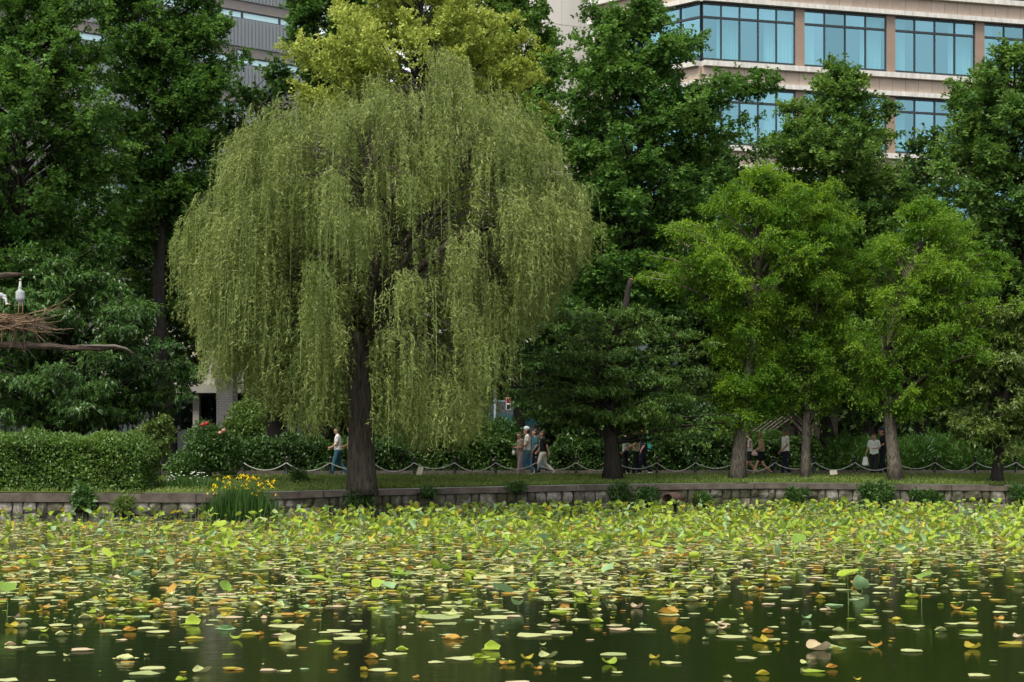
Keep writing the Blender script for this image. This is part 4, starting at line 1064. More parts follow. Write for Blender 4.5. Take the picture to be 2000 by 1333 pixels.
make_shrub('leafy_shrub', 'tall leafy shrub behind the walking group', (wx(985, Y), Y, GZ), [sh_at(985, 870, Y, (.9, .7, 1.0)), sh_at(935, 868, Y, (1.0, .7, 1.05)), sh_at(885, 850, Y, (1.0, .8, 1.1))], M['shrub'], 11000, (.15, .07), 96)
Y = 67.5
make_shrub('leafy_shrub', 'dark leafy shrub behind the willow trunk, right side', (wx(800, Y), Y, GZ), [sh_at(800, 840, Y, (1.2, .8, 1.5)), sh_at(750, 860, Y, (1.0, .8, 1.2)), sh_at(850, 800, Y, (1.0, .8, 1.2))], M['hedge_dark'], 11000, (.16, .08), 97)
make_shrub('leafy_shrub', 'dark leafy shrub filling the gap below the hanging cherry boughs', (wx(1150, Y), Y, GZ), [sh_at(1150, 850, Y, (1.1, .8, 1.3)), sh_at(1300, 830, Y, (1.2, .8, 1.2)), sh_at(1380, 840, Y, (1.1, .8, 1.1))], M['hedge_dark'], 12000, (.16, .08), 98)
# plants growing out of the wall
wp = [(157, 968, .42, .42, M['cherry'], 'dark heart-leaved plant hanging over the wall below the hedge', (.13, .1)),
      (700, 966, .42, .38, M['hedge_dark'], 'dark fern-like plant on the wall below the willow trunk', (.14, .05)),
      (1212, 962, .45, .33, M['hedge_dark'], 'dark weed on the wall below the sawn-off cherry', (.14, .04)),
      (1262, 966, .33, .26, M['shrub'], 'small weed on the wall left of the drain pipe', (.14, .04)),
      (1722, 962, .75, .36, M['shrub'], 'wide leafy plant spilling over the wall below the leaning trunk', (.13, .06)),
      (1815, 970, .6, .22, M['hedge_dark'], 'low weed along the wall base near the right edge', (.13, .05)),
      (1560, 968, .4, .25, M['hedge_dark'], 'dark weed on the wall below the middle pale trunk', (.14, .04)),
      (245, 985, .35, .3, M['cherry_light'], 'straggly yellowish weed on the wall below the hedge end', (.16, .03)),
      (1370, 975, .25, .2, M['shrub'], 'tiny grass tuft on the wall right of the drain pipe', (.16, .03)),
      (583, 935, .3, .34, M['shrub'], 'small bright weed on the lawn left of the willow trunk', (.12, .05)),
      (835, 962, .3, .12, M['hedge_dark'], 'small weed hanging from the wall cap right of the willow', (.12, .05)),
      (1015, 953, .35, .12, M['hedge_dark'], 'grass tuft on the cap below the walking group', (.14, .03)),
      (1990, 965, .5, .3, M['bamboo'], 'tall grassy weed on the wall at the right edge', (.2, .03))]
for i, (px, py, rx, rz, m, lab, lf) in enumerate(wp):
    xx = wx(px, 56); yy = shoreY(wx(px, shoreY(xx))) - .08
    if px == 583: yy = 57.5
    c = at(px, py, yy)
    rw = np.random.default_rng(300+i)
    bl = [(tuple(c), (rx*.5, .25, rz*.8))]
    for q in range(6):
        o_ = np.array([rw.uniform(-1, 1)*rx*.8, rw.uniform(-.12, .05), rw.uniform(-.9, .5)*rz]); k_ = rw.uniform(.25, .5)
        bl.append((tuple(c + o_), (rx*k_, .2, rz*k_*1.2)))
    make_shrub('wall_plant' if px != 583 else 'lawn_weed', lab, (c[0], c[1], c[2]-rz), bl, m, 900 if rx < .6 else 2200, lf, 110+i, 'plant', group='weeds and plants on the wall', up=.4, upright=.25)
# yellow irises
Yi = 51.9
ir = thing('iris_clump', 'clump of yellow irises with sword leaves at the pond edge', 'flowers', (wx(472, Yi), Yi, 0))
rg = np.random.default_rng(31); n = 1100
X = wx(470, Yi) + rg.normal(size=n)*.42; X = np.clip(X, wx(402, Yi), wx(540, Yi)); Yv = Yi + rg.uniform(-.3, .35, n)
hgt = rg.uniform(.6, 1.22, n)*(1 - .25*((X-wx(470, Yi))/.95)**2)
P = np.stack([X, Yv, np.full(n, .0)], 1)
leaves('sword_leaves', P, np.stack([rg.normal(size=n)*.14, rg.normal(size=n)*.14, np.ones(n)], 1), np.stack([rg.normal(size=n), rg.normal(size=n), 0*X], 1), hgt, .035, .5+.2*rg.normal(size=n), M['iris_leaf'], BASE[ir.name], ir, fold=0)
fl = MB()
for k in range(3):
    th = k*2.094; c_, s_ = math.cos(th), math.sin(th)
    fl.add([(0, 0, 0), (c_*.05 - s_*.03, s_*.05 + c_*.03, .01), (c_*.09, s_*.09, -.04), (c_*.05 + s_*.03, s_*.05 - c_*.03, .01)], [(0, 1, 2, 3)])
    fl.add([(0, 0, 0), (c_*.02 - s_*.018, s_*.02 + c_*.018, .04), (c_*.02, s_*.02, .08), (c_*.02 + s_*.018, s_*.02 - c_*.018, .04)], [(0, 1, 2, 3)])
fme = bpy.data.meshes.new('flower'); fme.from_pydata(fl.v, [], fl.f); fme.materials.append(M['yellow'])
for k in range(70):
    px = rg.uniform(405, 540); h = 928 + 36*rg.random()**1.6
    c = at(px, h + 10*abs(px-470)/70, Yi + rg.uniform(-.3, .3)) - BASE[ir.name]
    o = link_mesh('flower', fme, ir); o.location = c; o.rotation_euler = (rg.uniform(-.3, .3), rg.uniform(-.3, .3), rg.uniform(0, 6)); o.scale = (rg.uniform(.45, .75),)*3
# white daisies below the shrub
n = 90; Yd = 54.5
mb = MB()
for k in range(n):
    c = at(rg.uniform(325, 405), rg.uniform(922, 957), Yd + rg.uniform(-.4, .4))
    mb.ball(c, (.03, .03, .012), 6, 3); 
dz = mb.build('daisy_patch', M['white_petal']); tag(dz, 'patch of small white daisies below the rose shrub', 'flowers', kind='stuff')
P = np.stack([wx(365, Yd) + rg.normal(size=2600)*.42, Yd + rg.normal(size=2600)*.3, np.full(2600, .78)], 1)
dr = thing('daisy_foliage', 'tangle of thin green stalks around the white daisies', 'plant', (wx(365, Yd), Yd, .78))
leaves('stalks', P, np.stack([rg.normal(size=2600)*.3, rg.normal(size=2600)*.3, np.ones(2600)], 1), rg.normal(size=(2600, 3)), rg.uniform(.2, .55, 2600), .022, .5+.2*rg.normal(size=2600), M['shrub'], BASE[dr.name], dr, fold=0)

# grass
rg = np.random.default_rng(5); n = 42000
X = rg.uniform(-19, 19, n); a = np.interp(X, sx, sy) + .2; b = 61.2 + .035*(X+10) - .3
Yg = a + (b-a)*rg.random(n)
k = np.clip((Yg-a)/np.maximum(.5, 61.2 + .035*(X+10) - .4 - a), 0, 1); z0 = np.interp(X, sx, sz) + .02
Z = z0 + (1.1-z0)*k - .01
me_o = leaves('grass', np.stack([X, Yg, Z], 1), np.stack([rg.normal(size=n)*.45, rg.normal(size=n)*.45, np.ones(n)], 1), rg.normal(size=(n, 3))*.4 + np.array([0, -.8, .5]), rg.uniform(.05, .13, n), .03, .5+.2*np.sin(X*1.1)*np.sin(Yg*2+X)+.18*rg.normal(size=n), M['grass'], np.zeros(3), None, tri=True)
tag(me_o, 'short mown grass on the narrow lawn strip', 'grass', kind='stuff')

# ------------------------------------------------------------------ rope fence
ORD = ['first', 'second', 'third', 'fourth', 'fifth', 'sixth', 'seventh', 'eighth', 'ninth', 'tenth', 'eleventh', 'twelfth', 'thirteenth', 'fourteenth', 'fifteenth', 'sixteenth', 'seventeenth', 'eighteenth', 'nineteenth', 'twentieth', 'twenty-first', 'twenty-second']
post_px = [476, 560, 645, 729, 809, 888, 968, 1047, 1125, 1204, 1283, 1358, 1435, 1513, 1591, 1669, 1748, 1826, 1905, 1984, 2062]
tops = []
pm = {}
for i, px in enumerate(post_px):
    x = wx(px, 61.8); x = wx(px, fenceY(x)); y = fenceY(x); z = 1.07
    root = thing('fence_post', f'black rope-fence post with ball finial, {ORD[i]} from the left', 'post', (x, y, z), 'posts of the rope fence')
    if not pm:
        a = MB().lathe((0, 0, 0), [(.075, -.1), (.075, .04), (.05, .06), (.045, .5), (.06, .51), (.06, .535), (.04, .545)], 12).build('shaft', M['post'], root, True)
        b = MB().ball((0, 0, .60), .052, 10, 7).build('finial', M['post'], root, True)
        c = MB().lathe((0, 0, 0), [(.02, .64), (.026, .655), (.012, .668)], 8).build('tip', M['knob'], b, True)
        for o, n_ in ((a, 'shaft'), (b, 'finial'), (c, 'tip')):     # built in local coordinates: undo the base shift
            co = np.empty(len(o.data.vertices)*3, np.float32); o.data.vertices.foreach_get('co', co)
            co = co.reshape(-1, 3) + BASE[root.name].astype(np.float32); o.data.vertices.foreach_set('co', co.ravel())
            pm[n_] = o.data
    else:
        a = link_mesh('shaft', pm['shaft'], root); b = link_mesh('finial', pm['finial'], root); link_mesh('tip', pm['tip'], b)
    tops.append(np.array([x, y, z + .46]))
for i in range(len(tops)-1):
    A_, B_ = tops[i], tops[i+1]
    pts = []
    for k in range(15):
        t = k/14; p = A_*(1-t) + B_*t; p = p + np.array([0, -.062, -(.25 + .05*math.sin(i*2.7))*(1-(2*t-1)**2)]); pts.append(p)
    o = MB().tube(pts, .017, 6).build('rope', M['rope'], None, True, loc=A_)
    tag(o, f'pale sagging rope span of the fence, {ORD[i]} from the left', 'rope', 'rope spans of the fence')

# small boards stuck in the lawn
for (px, py, w_, h_, tilt, lab) in ((820, 921, .17, .3, .25, 'small upright beige sign board on the lawn under the willow'), (1628, 923, .24, .15, -.1, 'small flat beige sign board on the lawn between pale trunks')):
    y = 60.6; c = at(px, py, y)
    root = thing('lawn_sign', lab, 'sign', (c[0], y, lawnZ(c[0], y)))
    v = []
    for (a, b) in ((-w_/2, -h_/2), (w_/2, -h_/2), (w_/2, h_/2), (-w_/2, h_/2)):
        ca, sa = math.cos(tilt), math.sin(tilt); v.append((c[0] + a*ca + b*sa, y + b*.35, c[2] + b*ca - a*sa))
    v += [(a, b+.02, z_-.01) for a, b, z_ in v]
    part('board', v, [(0, 1, 2, 3), (7, 6, 5, 4), (0, 4, 5, 1), (1, 5, 6, 2), (2, 6, 7, 3), (3, 7, 4, 0)], M['sign'], root)
    MB().tube([(c[0], y+.03, lawnZ(c[0], y)-.05), (c[0], y+.03, c[2])], .015, 6).build('stake', M['dark'], root)

# ------------------------------------------------------------------ bodies: overlapping tapered capsules fused into one skin
FUSE = []
def capsule(mb, p0, r0, p1, r1, n=10):
    p0, p1 = np.asarray(p0, float), np.asarray(p1, float)
    d = p1-p0; L = np.linalg.norm(d)
    if L < 1e-6: d = np.array([0, 0, 1.0]); L = 1e-6
    t = d/L; a = np.cross(t, [.37, .61, .7]); a /= np.linalg.norm(a); b = np.cross(t, a)
    rows = []
    for i in range(4): ph = -math.pi/2 + math.pi/2*i/3; rows.append((p0 + t*r0*math.sin(ph), r0*math.cos(ph)))
    for i in range(4): ph = math.pi/2*i/3; rows.append((p1 + t*r1*math.sin(ph), r1*math.cos(ph)))
    k = len(mb.v)
    for (c, r) in rows:
        r = max(r, 1e-4)
        for j in range(n):
            th = 2*math.pi*j/n; mb.v.append(tuple(c + r*(math.cos(th)*a + math.sin(th)*b)))
    for i in range(len(rows)-1):
        for j in range(n): mb.f.append([k+i*n+j, k+i*n+(j+1) % n, k+(i+1)*n+(j+1) % n, k+(i+1)*n+j])
    mb.f.append([k+j for j in range(n)][::-1]); mb.f.append([k+(len(rows)-1)*n+j for j in range(n)])
def fuse(name, caps, mat, parent, voxel=.018, smooth=3, dec=1.0):
    mb = MB()
    for c in caps: capsule(mb, *c)
    o = mb.build(name, mat, parent, True)
    m = o.modifiers.new('remesh', 'REMESH'); m.mode = 'VOXEL'; m.voxel_size = voxel; m.use_smooth_shade = True
    if smooth: s_ = o.modifiers.new('smooth', 'SMOOTH'); s_.iterations = smooth; s_.factor = .5
    if dec < 1: d_ = o.modifiers.new('decimate', 'DECIMATE'); d_.ratio = dec
    FUSE.append(o)
    return o

PM = {}
def cmat(c, rough=.85, noise=.12, scale=14):
    k = tuple(c) + (noise,)
    if k not in PM: PM[k] = plain('cloth_%d' % len(PM), c, rough, .15, noise, scale)
    return PM[k]
SKIN = plain('skin', (.42, .24, .16), .55, .3, .06, 12)
SKIN_D = plain('skin_tanned', (.3, .16, .1), .55, .3, .06, 12)
HAIR = plain('hair_dark', (.02, .014, .01), .5, .4, .3, 30, stretch=(4, 4, 1))
HAIR_B = plain('hair_brown', (.06, .032, .018), .5, .4, .3, 30, stretch=(4, 4, 1))
HAIR_F = plain('hair_fair', (.2, .13, .07), .5, .4, .3, 30, stretch=(4, 4, 1))

def person(label, px, py, Yp, H, yaw, shirt, pants, hair=None, skin=None, stride=.3, sleeves='short', shorts=False, arms=None, cap=None, longhair=False, shoe=(.5, .5, .48),
           bag=None, strap=None, vest=None, headturn=0, build=1.0, skirtlen=None, backpack=None, swap=1):
    """yaw: direction walked, degrees from +X"""
    skin = skin or SKIN; hair = hair or HAIR
    base = np.array([wx(px, Yp), Yp, 1.052])
    root = thing('person', label, 'person', base, 'people walking on the path')
    k = H/1.7; c_, s_ = math.cos(math.radians(yaw)), math.sin(math.radians(yaw))
    def J(f, l, u): return base + k*np.array([f*c_ - l*s_*1.0, f*s_ + l*c_, u])
    b = build
    sw = stride
    fr, bk = (1, -1) if swap > 0 else (-1, 1)
    # legs: fr side forward
    hipf, kneef, ankf = J(.0, .085*fr, .88), J(.17*sw/.3, .09*fr, .47), J(sw*.9, .09*fr, .085)
    hipb, kneeb, ankb = J(.0, .085*bk, .88), J(-.06*sw/.3, .09*bk, .47), J(-sw*1.15, .09*bk, .12 + .12*sw)
    sh = {1: J(.0, .17*b, 1.385), -1: J(.0, -.17*b, 1.385)}
    arms = arms or {1: ((-.07, .21, 1.12), (.05, .2, .9)), -1: ((-.02, -.21, 1.12), (.14, -.19, .92))}
    el = {q: J(*arms[q][0]) for q in arms}; wr = {q: J(*arms[q][1]) for q in arms}
    hc = J(.03, 0, 1.58)
    ht = math.radians(yaw + headturn); fx, fy = math.cos(ht), math.sin(ht)
    def Hh(f, l, u): return hc + k*np.array([f*fx - l*fy, f*fy + l*fx, u])
    # -- body
    cp = [(J(0, 0, .93), .105*k*b, J(0, 0, 1.3), .1*k*b), (J(0, .06, .93), .1*k*b, J(0, .075, 1.3), .085*k*b), (J(0, -.06, .93), .1*k*b, J(0, -.075, 1.3), .085*k*b),
          (J(0, 0, 1.36), .062*k, J(.02, 0, 1.5), .055*k), (Hh(-.015, 0, .03), .092*k, Hh(.012, 0, .02), .085*k), (Hh(.02, 0, -.04), .07*k, Hh(.045, 0, -.075), .045*k),
          (Hh(.09, 0, .01), .012*k, Hh(.112, 0, -.02), .014*k), (Hh(0, .082, 0), .018*k, Hh(-.005, .084, -.025), .014*k), (Hh(0, -.082, 0), .018*k, Hh(-.005, -.084, -.025), .014*k)]
    for (h_, kn, an) in ((hipf, kneef, ankf), (hipb, kneeb, ankb)):
        cp += [(h_, .082*k*b, kn, .055*k), (kn, .054*k, an*.65+kn*.35 + 0*an, .05*k), (an*.65+kn*.35, .05*k, an, .036*k)]
    for q in (1, -1):
        cp += [(sh[q], .052*k, el[q], .038*k), (el[q], .038*k, wr[q], .026*k)]
        d = wr[q]-el[q]; d = d/np.linalg.norm(d)
        side = np.array([c_, s_, 0]) - d*np.dot([c_, s_, 0], d); side /= np.linalg.norm(side); nn = np.cross(d, side)
        pc = wr[q] + d*.05*k
        cp.append((pc - side*.018*k, .02*k, pc + side*.018*k, .02*k)); cp.append((wr[q], .024*k, pc + d*.03*k, .023*k))
        for fi, (off, ln) in enumerate(((-.03, .055), (-.01, .07), (.011, .075), (.032, .065))):
            r_ = pc + d*.035*k + side*off*k; m_ = r_ + d*ln*.5*k + nn*.008*q*k
            cp += [(r_, .0095*k, m_, .009*k), (m_, .009*k, m_ + d*ln*.42*k + nn*.02*q*k, .0075*k)]
        r_ = pc + side*.022*k; cp.append((r_, .011*k, r_ + d*.035*k + side*.03*k + nn*.012*k, .009*k))
    fuse('body', cp, skin, root, .0115, 2, .14)
    # -- face
    for l in (.032, -.032): MB().ball(Hh(.082, l, .012), .011*k, 6, 4).build('eye', HAIR, root, True)
    MB().ball(Hh(.083, 0, -.058), (.014*k, .02*k, .006*k), 8, 4).build('mouth', cmat((.3, .1, .08)), root, True)
    # -- hair or cap
    hcap = [(Hh(-.03, 0, .045), .092*k, Hh(-.005, 0, .055), .09*k), (Hh(-.055, .02, -.02), .07*k, Hh(-.055, -.02, -.02), .07*k)]
    if longhair: hcap += [(Hh(-.06, .05, 0), .06*k, Hh(-.09, .07, -.24), .035*k), (Hh(-.06, -.05, 0), .06*k, Hh(-.09, -.07, -.24), .035*k), (Hh(-.07, 0, 0), .07*k, Hh(-.11, 0, -.26), .045*k)]
    fuse('hair', hcap, hair, root, .014, 2, .4)
    if cap:
        cc = fuse('cap', [(Hh(-.02, 0, .075), .1*k, Hh(.005, 0, .08), .098*k)], cmat(cap), root, .014, 2)
        fuse('peak', [(Hh(.08, .04, .065), .014*k, Hh(.155, .02, .05), .012*k), (Hh(.08, -.04, .065), .014*k, Hh(.155, -.02, .05), .012*k), (Hh(.08, 0, .066), .015*k, Hh(.165, 0, .05), .013*k)], cmat((.05, .09, .12)), cc, .01, 2)
    # -- clothes
    lo = .9 if not shorts else .98
    tc = [(J(0, .055, lo), .125*k*b, J(0, .085, 1.3), .108*k*b), (J(0, -.055, lo), .125*k*b, J(0, -.085, 1.3), .108*k*b), (J(0, 0, lo), .128*k*b, J(.005, 0, 1.32), .115*k*b),
          (sh[1], .072*k*b, J(0, .05, 1.42), .055*k), (sh[-1], .072*k*b, J(0, -.05, 1.42), .055*k)]
    for q in (1, -1):
        if sleeves == 'short': tc.append((sh[q], .074*k*b, sh[q]*.35+el[q]*.65, .066*k))
        elif sleeves == 'long': tc += [(sh[q], .074*k*b, el[q], .058*k), (el[q], .056*k, wr[q], .042*k)]
    fuse('shirt', tc, cmat(shirt), root, .017, 4, .45)
    pc = [(J(0, .06, .97), .118*k*b, J(0, .06, .86), .125*k*b), (J(0, -.06, .97), .118*k*b, J(0, -.06, .86), .125*k*b), (J(0, 0, .98), .12*k*b, J(0, 0, .86), .12*k*b)]
    for (h_, kn, an) in ((hipf, kneef, ankf), (hipb, kneeb, ankb)):
        if shorts: pc.append((h_, .11*k*b, h_*.5+kn*.5, .1*k))
        else: pc += [(h_, .105*k*b, kn, .08*k), (kn, .08*k, an + np.array([0, 0, .03]), .068*k)]
    fuse('shorts' if shorts else 'trousers', pc, cmat(pants, noise=.2), root, .017, 3, .3)
    for an, pit in ((ankf, .03), (ankb, -.08)):
        f3 = np.array([c_, s_, 0])
        heel = an - f3*.03*k + np.array([0, 0, -.035*k]); toe = an + f3*.15*k + np.array([0, 0, -.045*k + pit*.6])
        fuse('shoe', [(heel, .042*k, toe, .034*k), (an + np.array([0, 0, -.01]), .04*k, (heel+toe)/2, .042*k)], cmat(shoe), root, .016, 2, .5)
    if strap is not None:
        fuse('strap', [(J(.1, .1, 1.38), .018, J(.125, -.02, 1.12), .018), (J(.125, -.02, 1.12), .018, J(.06, -.14, .95), .018)], cmat(strap), root, .012, 1)
    if backpack is not None:
        fuse('backpack', [(J(-.2, .06, 1.0), .1*k, J(-.19, .06, 1.3), .09*k), (J(-.2, -.06, 1.0), .1*k, J(-.19, -.06, 1.3), .09*k)], cmat(backpack), root, .02, 3)
    if vest is not None:
        fuse('vest', [(J(0, .1*b, lo), .1*k*b, J(0, .12*b, 1.32), .098*k*b), (J(0, -.1*b, lo), .1*k*b, J(0, -.12*b, 1.32), .098*k*b)], cmat(vest), root, .017, 3)
    if bag is not None:
        q, col, sz, drop, lab = bag
        d = wr[q]-el[q]; d = d/np.linalg.norm(d); hp = wr[q] + d*.1*k
        bt = thing('carried_bag', lab, 'bag', hp + np.array([0, 0, -drop-sz[2]]))
        cen = hp + np.array([0, 0, -drop - sz[2]*.5])
        rr = min(sz[1], .05)
        cs = []
        for a in (-1, 1):
            cs.append((cen + np.array([a*(sz[0]/2-rr)*1.1, 0, -sz[2]/2+rr]), rr*1.15, cen + np.array([a*(sz[0]/2-rr)*.7, 0, sz[2]/2-rr]), rr*.8))
        cs.append((cen + np.array([0, 0, -sz[2]/2+rr]), rr*1.2, cen + np.array([0, 0, sz[2]/2-rr]), rr*.8))
        bo = fuse('sack', cs, cmat(col, noise=.06), bt, .014, 2)
        MB().tube([cen + np.array([-.03, 0, sz[2]*.4]), hp + np.array([0, 0, .0]), cen + np.array([.03, 0, sz[2]*.4])], .007, 5).build('handle', cmat(col, noise=.06), bt)
    return root
FWD = {1: ((.02, .2, 1.12), (.2, .17, 1.02)), -1: ((.02, -.2, 1.12), (.22, -.16, 1.0))}
BENT = {1: ((.0, .21, 1.13), (.2, .1, 1.12)), -1: ((.0, -.21, 1.13), (.2, -.1, 1.12))}
SW1 = {1: ((-.14, .22, 1.14), (-.2, .22, .9)), -1: ((.06, -.21, 1.13), (.2, -.2, .95))}
SW2 = {1: ((-.04, .22, 1.12), (.1, .22, .9)), -1: ((-.1, -.21, 1.13), (-.06, -.21, .9))}
person('person in a white T-shirt and blue jeans left of the willow trunk', 660, 931, 62.3, 1.68, 180, (.66, .66, .64), (.03, .09, .12), stride=.22, arms=FWD, hair=HAIR, shoe=(.1, .15, .17))
person('person in a pale shirt mostly hidden behind the willow trunk', 686, 931, 62.9, 1.72, 180, (.6, .55, .48), (.02, .02, .025), stride=.15, arms=FWD, skin=SKIN_D)
person('person with long brown hair, taupe top and patterned trousers beside the man in a cap', 1016, 931, 62.0, 1.5, 200, (.25, .19, .15), (.25, .2, .19), hair=HAIR_B, longhair=True, stride=.12, arms=BENT, headturn=20,
       bag=(1, (.6, .58, .52), (.09, .06, .17), .08, 'small pale pouch held by the person in the taupe top'))
person('person in white T-shirt, pale cap and blue jeans with a crossbody strap', 1030, 931, 62.35, 1.67, 180, (.64, .62, .58), (.07, .17, .23), cap=(.5, .56, .58), stride=.2, arms={1: ((.0, .21, 1.14), (.17, .2, 1.0)), -1: ((.0, -.21, 1.12), (.1, -.2, .9))}, strap=(.02, .02, .03), shoe=(.2, .2, .22), build=1.05)
person('person in a teal shirt and dark trousers half hidden behind the man in a cap', 1046, 931, 62.9, 1.6, 180, (.03, .12, .15), (.015, .017, .025), stride=.1, arms=SW2, sleeves='short')
person('person in a black T-shirt and loose cream trousers in mid-stride', 1061, 931, 62.1, 1.55, 180, (.012, .014, .016), (.55, .51, .44), stride=.34, arms=SW1, shoe=(.55, .52, .47), build=1.08)
person('person in a grey and white coat behind the sawn-off cherry trunk', 1222, 931, 62.6, 1.6, 180, (.28, .3, .29), (.015, .015, .018), stride=.1, arms=SW2, sleeves='long', skin=SKIN_D)
person('person in a pink-beige top and black trousers right of the sawn-off cherry trunk', 1243, 931, 62.2, 1.68, 180, (.52, .33, .24), (.012, .016, .016), stride=.12, arms=FWD, hair=HAIR_F, vest=(.42, .36, .25))
person('person in navy with a teal backpack behind the one in pink-beige', 1257, 931, 63.0, 1.66, 180, (.015, .025, .05), (.012, .014, .025), stride=.22, arms=SW2, backpack=(.04, .3, .26), shoe=(.6, .6, .58))
person('person in a white sleeveless top and dark patterned shorts beside the left pale trunk', 1464, 931, 62.3, 1.5, 180, (.66, .64, .58), (.02, .035, .025), shorts=True, sleeves='none', stride=.26, arms=BENT, hair=HAIR_B, skin=SKIN, shoe=(.05, .05, .05))
person('person in a tan blouse and black shorts', 1487, 931, 62.1, 1.5, 180, (.33, .24, .14), (.012, .014, .016), shorts=True, sleeves='long', stride=.36, arms=FWD, hair=HAIR_F, headturn=60, shoe=(.04, .04, .04),
       bag=(1, (.62, .4, .4), (.2, .07, .17), -.02, 'pink handbag held by the person in the tan blouse'))
person('person in a white polo shirt and navy trousers looking at the pond', 1534, 931, 62.2, 1.6, 190, (.7, .67, .6), (.012, .015, .026), stride=.16, arms={1: ((.0, .22, 1.14), (.17, .2, .98)), -1: ((.0, -.22, 1.12), (.12, -.2, .92))}, headturn=40, skin=SKIN_D, build=1.08, shoe=(.3, .3, .3))
person('person in a pale green and white T-shirt facing the pond', 1707, 931, 62.1, 1.45, 245, (.58, .62, .56), (.018, .016, .02), stride=.06, arms={1: ((-.02, .22, 1.14), (.16, .06, 1.12)), -1: ((-.0, -.24, 1.12), (.05, -.3, .92))}, shoe=(.4, .4, .4),
       bag=(-1, (.78, .76, .74), (.2, .07, .32), .02, 'white plastic carrier bag held by the person facing the pond'))
person('person in black with a dark cap stepping out from behind the leaning trunk', 1724, 931, 62.6, 1.65, 180, (.012, .014, .018), (.012, .016, .02), cap=(.02, .03, .045), stride=.12, arms=FWD)

# ------------------------------------------------------------------ heron nest on a dead tree at the left edge
Yn = 54.0
dt = thing('dead_tree', 'bare dead tree at the left edge with a long broken branch', 'tree', (wx(-75, Yn), Yn, .9))
MB().tube([(wx(-75, Yn), Yn, .8), (wx(-70, Yn), Yn, 3), at(-60, 690, Yn), at(-75, 610, Yn), at(-80, 530, Yn), at(-70, 470, Yn)], [.34, .28, .24, .2, .16, .08], 14, ridge=.1).build('trunk', M['dead_wood'], dt, True)
rb = np.random.default_rng(8)
bp = [(-62, 690), (0, 674), (60, 676), (130, 679), (200, 681), (225, 680), (248, 684), (267, 696)]; br_ = [.13, .115, .1, .085, .07, .055, .036, .016]
bx_ = np.linspace(-62, 267, 34)
MB().tube([at(q, np.interp(q, [a for a, b in bp], [b for a, b in bp]) + rb.uniform(-1.2, 1.2), Yn-.1-.2*k/33 + rb.uniform(-.02, .02)) for k, q in enumerate(bx_)],
          [np.interp(q, [a for a, b in bp], br_)*rb.uniform(.82, 1.15) for q in bx_], 14, ridge=.16, seed=4).build('branch', M['dead_wood'], dt, True)
for (q, l_, a_) in ((40, .5, -.9), (95, .3, .8), (150, .35, -.6), (185, .22, .9), (232, .25, -.5)):
    p_ = at(q, np.interp(q, [a for a, b in bp], [b for a, b in bp]), Yn-.2)
    MB().tube([p_, p_ + np.array([l_*.5, -.05, a_*l_*.3]), p_ + np.array([l_, -.1, a_*l_])], [.02, .012, .004], 5).build('twig', M['dead_wood'], dt)
MB().tube([at(150, 674.3, Yn-.33), at(200, 675.8, Yn-.36), at(224, 676, Yn-.36), at(246, 681, Yn-.34), at(262, 691, Yn-.33)], [.01, .035, .045, .03, .012], 8).build('bare_wood', M['slat'], dt, True)
MB().tube([at(-80, 548, Yn), at(-20, 541, Yn), at(20, 537, Yn), at(48, 536, Yn)], [.12, .1, .085, .03], 10, ridge=.15, seed=9).build('branch_stub', M['dead_wood'], dt, True)
MB().tube([at(-62, 660, Yn), at(-20, 640, Yn), at(20, 625, Yn)], [.14, .11, .07], 8).build('branch_fork', M['dead_wood'], dt, True)
nest = thing('heron_nest', 'large untidy stick nest of the herons at the left edge', 'nest', at(10, 640, Yn))
rg = np.random.default_rng(17)
mb = MB(); c0 = at(10, 622, Yn)
for k in range(520):
    th = rg.uniform(0, 6.28); r = rg.uniform(.1, 1.15); p = c0 + np.array([r*math.cos(th), r*math.sin(th)*.8, rg.uniform(-.28, .14) - .12*r])
    d = np.array([-math.sin(th)*.8 + rg.normal()*.5 + math.cos(th)*.4, math.cos(th)*.8 + rg.normal()*.5, rg.normal()*.14]); d /= np.linalg.norm(d)
    L = rg.uniform(.25, .7)
    mb.tube([p-d*L/2, p + np.array([0, 0, rg.uniform(-.03, .03)]), p+d*L/2], [.012, .013, .006], 4, cap=False)
o = mb.build('stick_mass', M['stick'], nest); tag(o, kind='stuff')
def stick(a, b, r=.013, sag=0.0):
    a, b = np.array(a), np.array(b); m = (a+b)/2 + np.array([0, 0, sag])
    MB().tube([a, m, b], [r, r*.85, r*.35], 5, cap=False).build('stick', M['stick'], nest)
for (ax_, ay_, bx_, by_, sg) in ((40, 618, 135, 585, -.05), (50, 622, 118, 600, -.03), (60, 625, 128, 612, -.04), (70, 630, 122, 627, -.03), (80, 640, 145, 642, -.05), (60, 612, 130, 604, .05), (75, 622, 112, 640, 0), (50, 632, 88, 668, 0), (60, 640, 90, 690, 0), (30, 640, 18, 672, 0), (20, 640, 48, 690, .05), (35, 640, 16, 690, .03), (0, 640, 20, 672, 0), (45, 640, 50, 690, 0), (10, 640, -10, 680, 0), (60, 628, 146, 572, -.1), (25, 640, 38, 685, 0), (5, 636, 3, 668, 0)):
    stick(at(ax_, ay_, Yn + rg.uniform(-.5, .1)), at(bx_, by_, Yn + rg.uniform(-.6, .1)), .014, sg)
mb = MB()
for k in range(110):
    a = at(rg.uniform(-10, 80), rg.uniform(618, 645), Yn + rg.uniform(-.6, .4)); th = rg.uniform(-.6, math.pi*.85)
    e = a + np.array([math.cos(th)*rg.uniform(.2, .9), rg.uniform(-.3, .3), -abs(math.sin(th))*rg.uniform(.1, .8)])
    mb.tube([a, (a+e)/2 + np.array([0, 0, rg.uniform(-.06, .06)]), e], [.008, .007, .004], 3, cap=False)
o = mb.build('hanging_twigs', M['dead_wood'], nest); tag(o, kind='stuff')

